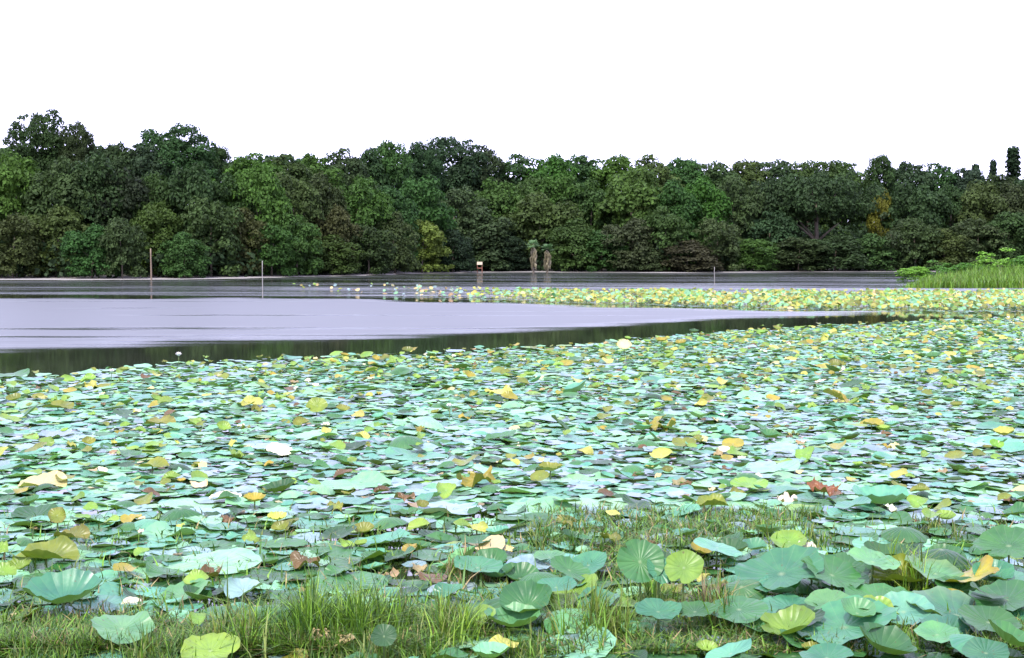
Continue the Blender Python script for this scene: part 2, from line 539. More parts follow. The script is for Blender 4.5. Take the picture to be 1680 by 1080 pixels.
# (px, top py, half width px, colour, kind)   rows from the waterline back
ROW0 = [(-45, 350, 50, 'O', 'bush'), (20, 356, 46, 'O', 'bush'), (92, 343, 54, 'O', 'bush'), (150, 372, 42, 'M', 'bush'), (200, 362, 36, 'S', 'bush'), (256, 336, 46, 'G', 'bush'), (302, 384, 38, 'M', 'bush'),
        (346, 330, 50, 'O', 'bush'), (398, 346, 44, 'O', 'bush'), (445, 372, 40, 'M', 'bush'), (487, 356, 42, 'G', 'bush'), (548, 342, 36, 'R', 'bush'), (545, 388, 46, 'O', 'bush'), (605, 372, 38, 'D', 'bush'),
        (648, 352, 36, 'M', 'bush'), (692, 364, 45, 'Y', 'bush'), (742, 380, 36, 'K', 'bush'), (790, 344, 58, 'S', 'bush'), (835, 382, 34, 'K', 'bush'), (890, 322, 60, 'O', 'bush'), (945, 362, 46, 'O', 'bush'),
        (988, 380, 40, 'M', 'bush'), (1035, 362, 46, 'S', 'bush'), (1088, 342, 48, 'M', 'bush'), (1128, 396, 52, 'R', 'bush'), (1062, 404, 36, 'O', 'bush'), (1176, 362, 40, 'S', 'bush'), (1236, 394, 38, 'G', 'bush'),
        (1262, 350, 44, 'B', 'bush'), (1310, 392, 50, 'D', 'bush'), (1370, 388, 50, 'B', 'bush'), (1425, 386, 48, 'M', 'bush'), (1462, 352, 32, 'S', 'sparse'), (1502, 362, 40, 'S', 'bush'), (1548, 378, 44, 'O', 'bush'),
        (1604, 362, 46, 'S', 'bush'), (1652, 352, 44, 'M', 'bush'), (1708, 360, 48, 'M', 'bush')]
ROW1 = [(-50, 280, 60, 'M', 'round'), (28, 262, 60, 'G', 'round'), (100, 268, 66, 'M', 'round'), (158, 258, 62, 'D', 'round'), (215, 285, 56, 'K', 'round'), (266, 290, 50, 'D', 'round'), (318, 278, 56, 'D', 'round'),
        (372, 292, 46, 'M', 'round'), (425, 275, 52, 'G', 'round'), (478, 292, 52, 'O', 'round'), (530, 290, 46, 'D', 'round'), (585, 296, 52, 'G', 'round'), (636, 312, 50, 'M', 'round'), (690, 298, 54, 'M', 'round'),
        (748, 312, 52, 'S', 'round'), (808, 300, 54, 'G', 'round'), (862, 296, 50, 'M', 'round'), (915, 292, 50, 'G', 'round'), (968, 300, 48, 'M', 'round'), (1040, 282, 70, 'G', 'round'), (1100, 302, 52, 'M', 'round'),
        (1150, 296, 50, 'G', 'round'), (1205, 296, 50, 'M', 'round'), (1258, 300, 46, 'B', 'round'), (1340, 286, 96, 'B', 'umbrella'), (1446, 316, 24, 'A', 'round'), (1500, 304, 52, 'D', 'round'), (1556, 308, 50, 'B', 'round'),
        (1606, 304, 48, 'O', 'round'), (1656, 306, 50, 'D', 'round'), (1715, 300, 56, 'M', 'round')]
ROW2 = [(-45, 252, 55, 'D', 'tall'), (10, 250, 40, 'M', 'tall'), (70, 190, 50, 'D', 'dome'), (131, 208, 30, 'D', 'dome'), (184, 243, 44, 'D', 'tall'), (294, 213, 66, 'D', 'dome'), (236, 244, 40, 'B', 'tall'), (352, 246, 38, 'D', 'dome'),
        (414, 259, 48, 'G', 'tall'), (466, 261, 46, 'M', 'tall'), (516, 260, 44, 'G', 'tall'), (562, 252, 40, 'M', 'tall'), (605, 250, 36, 'D', 'tall'), (640, 239, 34, 'M', 'tall'), (738, 230, 62, 'B', 'dome'), (690, 240, 36, 'B', 'dome'),
        (796, 246, 36, 'B', 'tall'), (848, 260, 44, 'M', 'tall'), (902, 262, 44, 'G', 'tall'), (958, 262, 46, 'M', 'tall'), (1012, 263, 46, 'G', 'tall'), (1066, 262, 44, 'G', 'tall'), (1118, 266, 42, 'M', 'tall'), (1170, 272, 42, 'M', 'tall'),
        (1222, 270, 44, 'G', 'tall'), (1274, 269, 42, 'M', 'tall'), (1326, 270, 42, 'M', 'tall'), (1378, 270, 42, 'G', 'tall'), (1443, 261, 26, 'D', 'tall'), (1490, 272, 40, 'B', 'tall'), (1536, 274, 40, 'D', 'tall'), (1584, 282, 40, 'B', 'tall'),
        (1627, 267, 6, 'K', 'column'), (1659, 246, 11, 'K', 'column'), (1598, 274, 7, 'K', 'column'), (1640, 292, 44, 'D', 'tall'), (1700, 284, 50, 'D', 'tall')]
LAND = {0: [(248, 'the brown pole'), (692, 'the yellow-green bush'), (886, 'the skirted palms'), (1128, 'the broad russet bush'), (1604, 'the green reed bank')],
        1: [(74, 'the tallest dome tree'), (296, 'the second dome tree'), (738, 'the bluish dome tree'), (1446, 'the golden tree')],
        2: [(74, 'the tallest dome tree'), (296, 'the second dome tree'), (738, 'the bluish dome tree'), (1443, 'the peaked dark tree'), (1659, 'the tall columnar tree')]}
OWN = {(692, 364): 'bright yellow-green rounded bush overhanging the far waterline', (1128, 396): 'low broad russet bush at the far waterline', (548, 342): 'dark russet bush behind an olive bush near the shore',
       (1340, 286): 'very wide dark spreading tree with forked trunk showing above the waterside bushes', (1446, 316): 'golden topped tree standing beside the wide dark spreading tree', (70, 190): 'tallest dark dome-crowned tree rising above the forest skyline',
       (294, 213): 'wide dark dome-crowned tree, second highest above the forest skyline', (738, 230): 'bluish green dome-crowned tree rising above the middle of the forest', (1443, 261): 'small dark tree making a peak on the even skyline',
       (1659, 246): 'tallest and thickest of the dark columnar trees on the skyline', (1627, 267): 'slim dark columnar tree just beside the tallest columnar one', (1598, 274): 'short slim columnar tree, lowest of the three columnar ones',
       (1462, 352): 'thin grey-green bush with sparse twiggy crown at the waterline', (131, 208): 'small dark shoulder crown leaning on the tallest dome tree', (352, 246): 'dark low shoulder crown beside the second dome tree', (690, 240): 'small bluish crown at the shoulder of the bluish dome tree'}
ORD = ['first', 'second', 'third', 'fourth', 'fifth', 'sixth', 'seventh', 'eighth', 'ninth', 'tenth', 'eleventh', 'twelfth']
ROWTXT = {0: ('bush', 'at the waterline', 'waterside bushes along the far shore'), 1: ('tree', 'midway up the wood', 'trees in the middle of the far wood'), 2: ('tall tree', 'on the skyline', 'trees along the wood skyline')}
DEPTH = {0: 5.5, 1: 15.0, 2: 32.0}


def plant_tree(px, top, hw, colr, kind, row, label, depth=None, i=0):
    Y = float(shore_y(X_at(px, 160))) + (DEPTH[row] if depth is None else depth)
    for _ in range(3):
        Y = float(shore_y(X_at(px, Y))) + (DEPTH[row] if depth is None else depth)
    X = X_at(px, Y)
    z0 = float(land_z(X, Y))
    topz = at_depth(px, top, Y).z
    wdt = hw / FPX * Y * (1.2 if kind == 'tall' else 1.0)
    me, rw, hh = random.choice(KINDS[kind])
    root = empty('bush' if row == 0 else 'tree', (X, Y, z0), random.uniform(0, 6.28))
    sx, sz = wdt / rw * 1.02, (topz - z0) / hh * 1.02
    crown = link('crown', me, root)
    trunk = link('trunk', TRUNKS[kind], root)
    crown.scale = (sx, sx, sz)
    trunk.scale = (min(sx, sz),) * 2 + (sz,)
    c = [q * .86 for q in PAL[colr][0]]
    j = [random.uniform(0.85, 1.18) for _ in range(3)]
    crown.color = (c[0] * j[0], c[1] * j[1], c[2] * j[2], 1)
    tag(root, label, 'bush' if row == 0 else 'tree', ROWTXT[row][2])
    return root


for row, lst in ((0, ROW0), (1, ROW1), (2, ROW2)):
    count = {}
    for t in sorted(lst, key=lambda q: q[0]):
        pass
    marks = LAND[row]
    near = {}
    for t in lst:
        if (t[0], t[1]) in OWN: continue
        m = min(marks, key=lambda q: abs(q[0] - t[0]))
        near.setdefault((m[1], t[0] >= m[0]), []).append((abs(m[0] - t[0]), t))
    lab = {}
    for (mk, right), q in near.items():
        for k, (_, t) in enumerate(sorted(q, key=lambda e: e[0])):
            lab[t] = f"{PAL[t[3]][1]} {ROWTXT[row][0]} {ROWTXT[row][1]}, {ORD[k]} to the {'right' if right else 'left'} of {mk}"
    for i, t in enumerate(lst):
        dd = DEPTH[row] + random.uniform(-1, 2) + (4 if row == 0 and t[1] < 352 else 0) + (6 if t[4] in ('dome', 'column') else 0)
        plant_tree(*t, row, OWN.get((t[0], t[1]), lab.get(t)), dd, i)

# the shade side of the wood: undergrowth between the trunks and the wood going on behind
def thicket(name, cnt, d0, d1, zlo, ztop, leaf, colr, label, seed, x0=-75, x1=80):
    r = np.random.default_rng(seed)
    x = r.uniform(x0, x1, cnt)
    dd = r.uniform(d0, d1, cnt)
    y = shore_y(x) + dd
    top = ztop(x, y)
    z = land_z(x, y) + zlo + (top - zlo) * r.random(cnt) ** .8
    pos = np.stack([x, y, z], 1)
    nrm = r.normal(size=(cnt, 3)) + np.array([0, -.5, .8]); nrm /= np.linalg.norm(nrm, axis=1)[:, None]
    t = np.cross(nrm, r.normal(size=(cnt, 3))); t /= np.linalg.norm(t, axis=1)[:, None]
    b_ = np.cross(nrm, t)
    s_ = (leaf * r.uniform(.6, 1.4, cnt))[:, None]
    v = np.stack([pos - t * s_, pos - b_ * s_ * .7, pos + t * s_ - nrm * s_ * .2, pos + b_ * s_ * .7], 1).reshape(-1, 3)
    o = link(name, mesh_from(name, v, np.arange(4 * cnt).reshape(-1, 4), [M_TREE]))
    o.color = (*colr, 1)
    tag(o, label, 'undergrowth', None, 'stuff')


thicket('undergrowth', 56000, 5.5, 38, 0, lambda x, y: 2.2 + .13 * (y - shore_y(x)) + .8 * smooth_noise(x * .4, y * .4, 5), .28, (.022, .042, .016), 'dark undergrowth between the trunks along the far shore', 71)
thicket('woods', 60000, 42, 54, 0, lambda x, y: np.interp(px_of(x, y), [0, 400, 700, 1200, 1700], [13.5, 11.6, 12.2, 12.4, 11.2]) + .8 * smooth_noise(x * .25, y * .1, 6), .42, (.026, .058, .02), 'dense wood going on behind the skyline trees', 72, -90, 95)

# the pale forked trunk that shows inside the wide dark tree, as a limb of that tree
# (its tree is the umbrella one: its trunk mesh already carries limbs)

# ------------------------------------------------------------------ skirted palms on the bank
def palm(px, base_py, top_py, label):
    b = at(px, base_py, 0.25)
    H = at_depth(px, top_py, b.y).z - float(land_z(b.x, b.y))
    root = empty('fan_palm', (b.x, b.y, float(land_z(b.x, b.y))), random.uniform(0, 6))
    B = Buf()
    B.add(*tube([(0.05 * math.sin(t * 3), 0, H * .8 * t - .1) for t in (0, .3, .6, 1)], [.17, .14, .13, .12], 8))
    link('trunk', B.mesh('palm_trunk', [M_BARK], True), root)
    Bs = Buf()
    for k in range(90):     # hanging dead fronds
        a = random.uniform(0, 6.28); z = H * random.uniform(.42, .78); L = random.uniform(.6, 1.1); w = random.uniform(.04, .1)
        r0, r1 = .12, random.uniform(.25, .5)
        ca, sa = math.cos(a), math.sin(a)
        v = [(ca * r0 - sa * w, sa * r0 + ca * w, z), (ca * r0 + sa * w, sa * r0 - ca * w, z), (ca * r1 + sa * w, sa * r1 - ca * w, z - L * .4), (ca * r1 * .9, sa * r1 * .9, z - L), (ca * r1 - sa * w, sa * r1 + ca * w, z - L * .4)]
        t = random.uniform(.7, 1.2)
        Bs.add(v, [[0, 1, 2, 3, 4]], (.26 * t, .23 * t, .14 * t))
    link('dead_frond_skirt', Bs.mesh('palm_skirt', [M_FROND]), root)
    Bf = Buf()
    for k in range(34):     # live fan fronds
        a = random.uniform(0, 6.28); el = random.uniform(-.3, 1.3); L = random.uniform(.5, .85)
        d = np.array([math.cos(a) * math.cos(el), math.sin(a) * math.cos(el), math.sin(el)])
        o = np.array([0, 0, H * .8])
        side = np.cross(d, (0, 0, 1.0)); side /= np.linalg.norm(side) + 1e-6
        hubp = o + d * L * .5
        for q in np.linspace(-1.2, 1.2, 9):
            dd = d * math.cos(q) + side * math.sin(q)
            tip = hubp + dd * L * .75 + np.array([0, 0, -.12])
            wv = np.cross(dd, np.cross(side, d)); wv = wv / (np.linalg.norm(wv) + 1e-6) * .035
            Bf.add([hubp, hubp + dd * L * .35 + wv, tip, hubp + dd * L * .35 - wv], [[0, 1, 2, 3]], (.10, .19, .07))
        Bf.add([o - side * .012, o + side * .012, hubp + side * .012, hubp - side * .012], [[0, 1, 2, 3]], (.10, .12, .05))
    link('crown', Bf.mesh('palm_crown', [M_FROND]), root)
    tag(root, label, 'palm', 'skirted palms on the far bank')


palm(875, 445.3, 388, 'small fan palm with tan dead frond skirt, taller of the pair')
palm(898, 445.3, 396, 'small fan palm with pale dead skirt, shorter of the pair')


# ------------------------------------------------------------------ poles and sign
def pole(px, base_py, top_py, rad, mat, label, land=False):
    b = at(px, base_py, 0.15 if land else 0.0)
    top = at_depth(px, top_py, b.y).z
    lean = random.uniform(-.05, .05)
    B = Buf()
    N = 7
    B.add(*tube([(lean * t + .015 * math.sin(5 * t), 0, -0.8 + (top + .8) * t) for t in np.linspace(0, 1, N)], [rad * (1.15 - .35 * t) for t in np.linspace(0, 1, N)], 8))
    o = link('wooden_pole', B.mesh('wooden_pole', [mat], True), None, (b.x, b.y, 0))
    tag(o, label, 'pole', 'poles along the far shore')


pole(248, 459, 408, .075, M_WOOD, 'brown wooden pole standing in water before the waterside bushes')
pole(430, 488, 428, .026, M_PALE, 'thin pale pole standing in the open water off the bushes')
pole(819, 441, 421, .07, M_PALE, 'dull thin post on the bank between the sign and palms', True)
pole(831, 442, 423, .11, M_PALE, 'stout pale post on the bank nearer the skirted palms', True)
pole(1172, 470, 438, .025, M_PALE, 'thin pale stake at the back edge of the yellow lotus bed')

b = at(787, 446.3, 0.1)
root = empty('notice_board', (b.x, b.y, 0.1))
hz = at_depth(787, 430, b.y).z
B = Buf(); B.add(*box(-.34, .34, -.04, .04, hz - .45, hz - .08)); bd = link('board', B.mesh('notice_panel', [M_WHITE]), root)
for sx in (-.3, .3):
    B = Buf(); B.add(*box(sx - .05, sx + .05, .043, .16, -.5, hz - .15)); link('leg', B.mesh('notice_leg', [M_RED]), root)
B = Buf(); B.add(*box(-.249, .249, .05, .14, hz - .95, hz - .8)); link('crossbar', B.mesh('notice_crossbar', [M_RED]), root)
tag(root, 'small blank cream board on reddish legs at the far bank', 'sign')


# ------------------------------------------------------------------ lotus leaves
TOPO = {}


def topo(nr, ns):
    if (nr, ns) not in TOPO:
        f = [[0, 1 + k, 1 + (k + 1) % ns] for k in range(ns)]
        for r_ in range(nr - 1):
            a, b_ = 1 + r_ * ns, 1 + (r_ + 1) * ns
            f += [[a + k, b_ + k, b_ + (k + 1) % ns, a + (k + 1) % ns] for k in range(ns)]
        rr = np.concatenate([[0], np.repeat((np.arange(nr) + 1) / nr, ns)])
        th = np.concatenate([[0], np.tile(np.arange(ns) / ns * 2 * math.pi, nr)])
        TOPO[(nr, ns)] = (f, rr, th)
    return TOPO[(nr, ns)]


LC = {  # leaf colours
    'blue': ((0.066, 0.212, 0.145), 'blue-green'), 'grey': ((0.155, 0.245, 0.275), 'greyish blue'), 'green': ((0.028, 0.108, 0.030), 'green'), 'pale': ((0.140, 0.325, 0.185), 'pale green'),
    'lime': ((0.12, 0.23, 0.03), 'lime green'), 'olive': ((0.11, 0.14, 0.012), 'olive yellow'), 'gold': ((0.21, 0.18, 0.018), 'golden'), 'yellow': ((0.29, 0.30, 0.06), 'pale yellow'),
    'cream': ((0.40, 0.35, 0.18), 'cream'), 'white': ((0.52, 0.50, 0.38), 'whitish'), 'brown': ((0.085, 0.050, 0.018), 'brown'), 'rust': ((0.13, 0.045, 0.018), 'rusty red-brown'), 'dark': ((0.015, 0.058, 0.016), 'dark green'),
    'deep': ((0.036, 0.140, 0.078), 'bluish green'), 'leafy': ((0.070, 0.205, 0.085), 'light green'),
    'tan': ((0.22, 0.17, 0.085), 'tan'),
}


def leaf_verts(Rd, kind, nr, ns, yaw, tilt, roll, r, amp=1.0):
    """a peltate leaf about its stalk's top: (local vertices, faces, uv, rim)"""
    f, rr, th = topo(nr, ns)
    ph, ph2 = r.uniform(0, 6.28), r.uniform(0, 6.28)
    notch = 1 - 0.05 * np.maximum(0, np.cos(2 * th + ph)) ** 8 - 0.02 * np.cos(3 * th + ph2) - 0.012 * np.cos(7 * th + ph)
    for _ in range(int(r.integers(0, 4)) if r.random() < .6 else 0):      # tears and bites in the rim
        dth = np.abs((th - r.uniform(0, 6.28) + math.pi) % (2 * math.pi) - math.pi)
        notch = notch * (1 - r.uniform(.08, .4) * np.exp(-(dth / r.uniform(.05, .16)) ** 2) * rr ** 2)
    notch = notch * (1 + .03 * np.sin(9 * th + ph2 * 3) * np.sin(4 * th + ph))
    x, y = rr * np.cos(th) * notch, rr * np.sin(th) * notch * r.uniform(0.88, 1.0)
    u = np.stack([x, y, 0 * x], 1)
    z = 0.035 * amp * rr ** 3 * np.sin(3 * th + ph) + 0.02 * amp * rr ** 2 * np.sin(5 * th + ph2) + 0.018 * amp * rr ** 2 * np.sin(11 * th + ph) + 0.012 * amp * rr ** 2 * np.sin(17 * th + ph2)
    if kind == 'flat':
        z = z * 0.8 + 0.03 * rr ** 2
        if r.random() < 0.45:      # part of the rim turned up
            z = z + 0.22 * amp * np.maximum(0, np.cos(th - ph2)) ** 5 * rr ** 4
    elif kind == 'bowl':
        z = z * 1.5 + 0.42 * rr ** 2
        x, y = x * (1 - .1 * rr), y * (1 - .1 * rr)
    elif kind == 'tilt':
        z = z * 1.5 + 0.16 * rr ** 2
    elif kind == 'droop':
        z = z * 1.3 - 0.42 * rr ** 2
    elif kind in ('fold', 'shut'):
        k = r.uniform(0.75, 1.05) if kind == 'fold' else r.uniform(1.25, 1.45)
        z = z * 1.2 + 0.05 * rr * np.sin(4 * th + ph)
        s = np.sign(x) * np.abs(x)
        x, z = np.sin(k * s) / k - z * np.sin(k * s) * 0.5, 0.72 * (1 - np.cos(k * s)) / k + z
        y = y * (1 - 0.12 * np.abs(s))
    elif kind == 'wither':
        z = 0.35 * smooth_noise(x * 2.6 + ph, y * 2.6, int(r.integers(1e6))) * rr + 0.22 * np.abs(np.sin(4 * th + ph)) * rr ** 2
        x = x * (0.85 - 0.25 * rr * np.cos(3 * th + ph2) ** 2)
        y = y * (0.8 - 0.25 * rr * np.sin(2 * th + ph) ** 2)
    v = np.stack([x, y, z], 1) * Rd
    cz, sz = math.cos(yaw), math.sin(yaw)
    v = v @ np.array([[cz, sz, 0], [-sz, cz, 0], [0, 0, 1]])
    c, s = math.cos(tilt), math.sin(tilt)
    v = v @ np.array([[1, 0, 0], [0, c, s], [0, -s, c]])
    c, s = math.cos(roll), math.sin(roll)
    v = v @ np.array([[c, 0, -s], [0, 1, 0], [s, 0, c]])
    return v, f, u, rr


def leaf_tint(colr, rr, r, rim=None):
    c = np.array(LC[colr][0]) * r.uniform(0.82, 1.2) * r.uniform(0.92, 1.08, 3)
    out = np.tile(c, (len(rr), 1))
    if rim is None:
        rim = {'olive': 'brown', 'gold': 'olive', 'yellow': 'olive', 'lime': 'olive'}.get(colr)
    if rim:
        w = (np.clip((rr - 0.55) / 0.45, 0, 1) * r.uniform(0.1, 0.7))[:, None] * (0.5 + 0.5 * r.random((len(rr), 1)))
        out = out * (1 - w) + np.array(LC[rim][0]) * w
    return out


LEAF_GROUP = 'lotus leaves of the near bed'


def make_leaf(x, y, h, Rd, kind, colr, yaw, tilt, roll, label, seed, nr=6, ns=40, rim=None, holes=0):
    """one leaf as a thing; a raised one is an empty with blade and stalk"""
    r = np.random.default_rng(seed)
    v, f, u, rr = leaf_verts(Rd, kind, nr, ns, yaw, tilt, roll, r)
    lift = max(0.008, 0.008 - (v[:, 2].min() + h)) if v[:, 2].min() + h < 0.008 else 0.0
    hh = h + lift
    c = leaf_tint(colr, rr, r, rim)
    if holes:
        keep = [q for q in f if r.random() > holes]
        f = keep
    raised = hh > 0.09
    B = Buf()
    B.add(v, f, c, u)
    if raised:
        root = empty('lotus_leaf', (x, y, 0))
        link('blade', B.mesh('lotus_blade', [M_LEAF], True), root, (0, 0, hh))
        bx, by = r.uniform(-.12, .12), r.uniform(-.05, .15)
        Bs = Buf()
        Bs.add(*tube([(bx * (1 - t) ** 2, by * (1 - t) ** 2, -.25 + (hh + .245) * t) for t in np.linspace(0, 1, 6)], [.008] * 6, 6), c=(.10, .15, .04))
        link('stalk', Bs.mesh('lotus_stalk', [M_STALK], True), root)
    else:
        root = link('lotus_leaf', B.mesh('lotus_leaf', [M_LEAF], True), None, (x, y, hh))
    tag(root, label, 'lotus leaf', LEAF_GROUP)
    return root


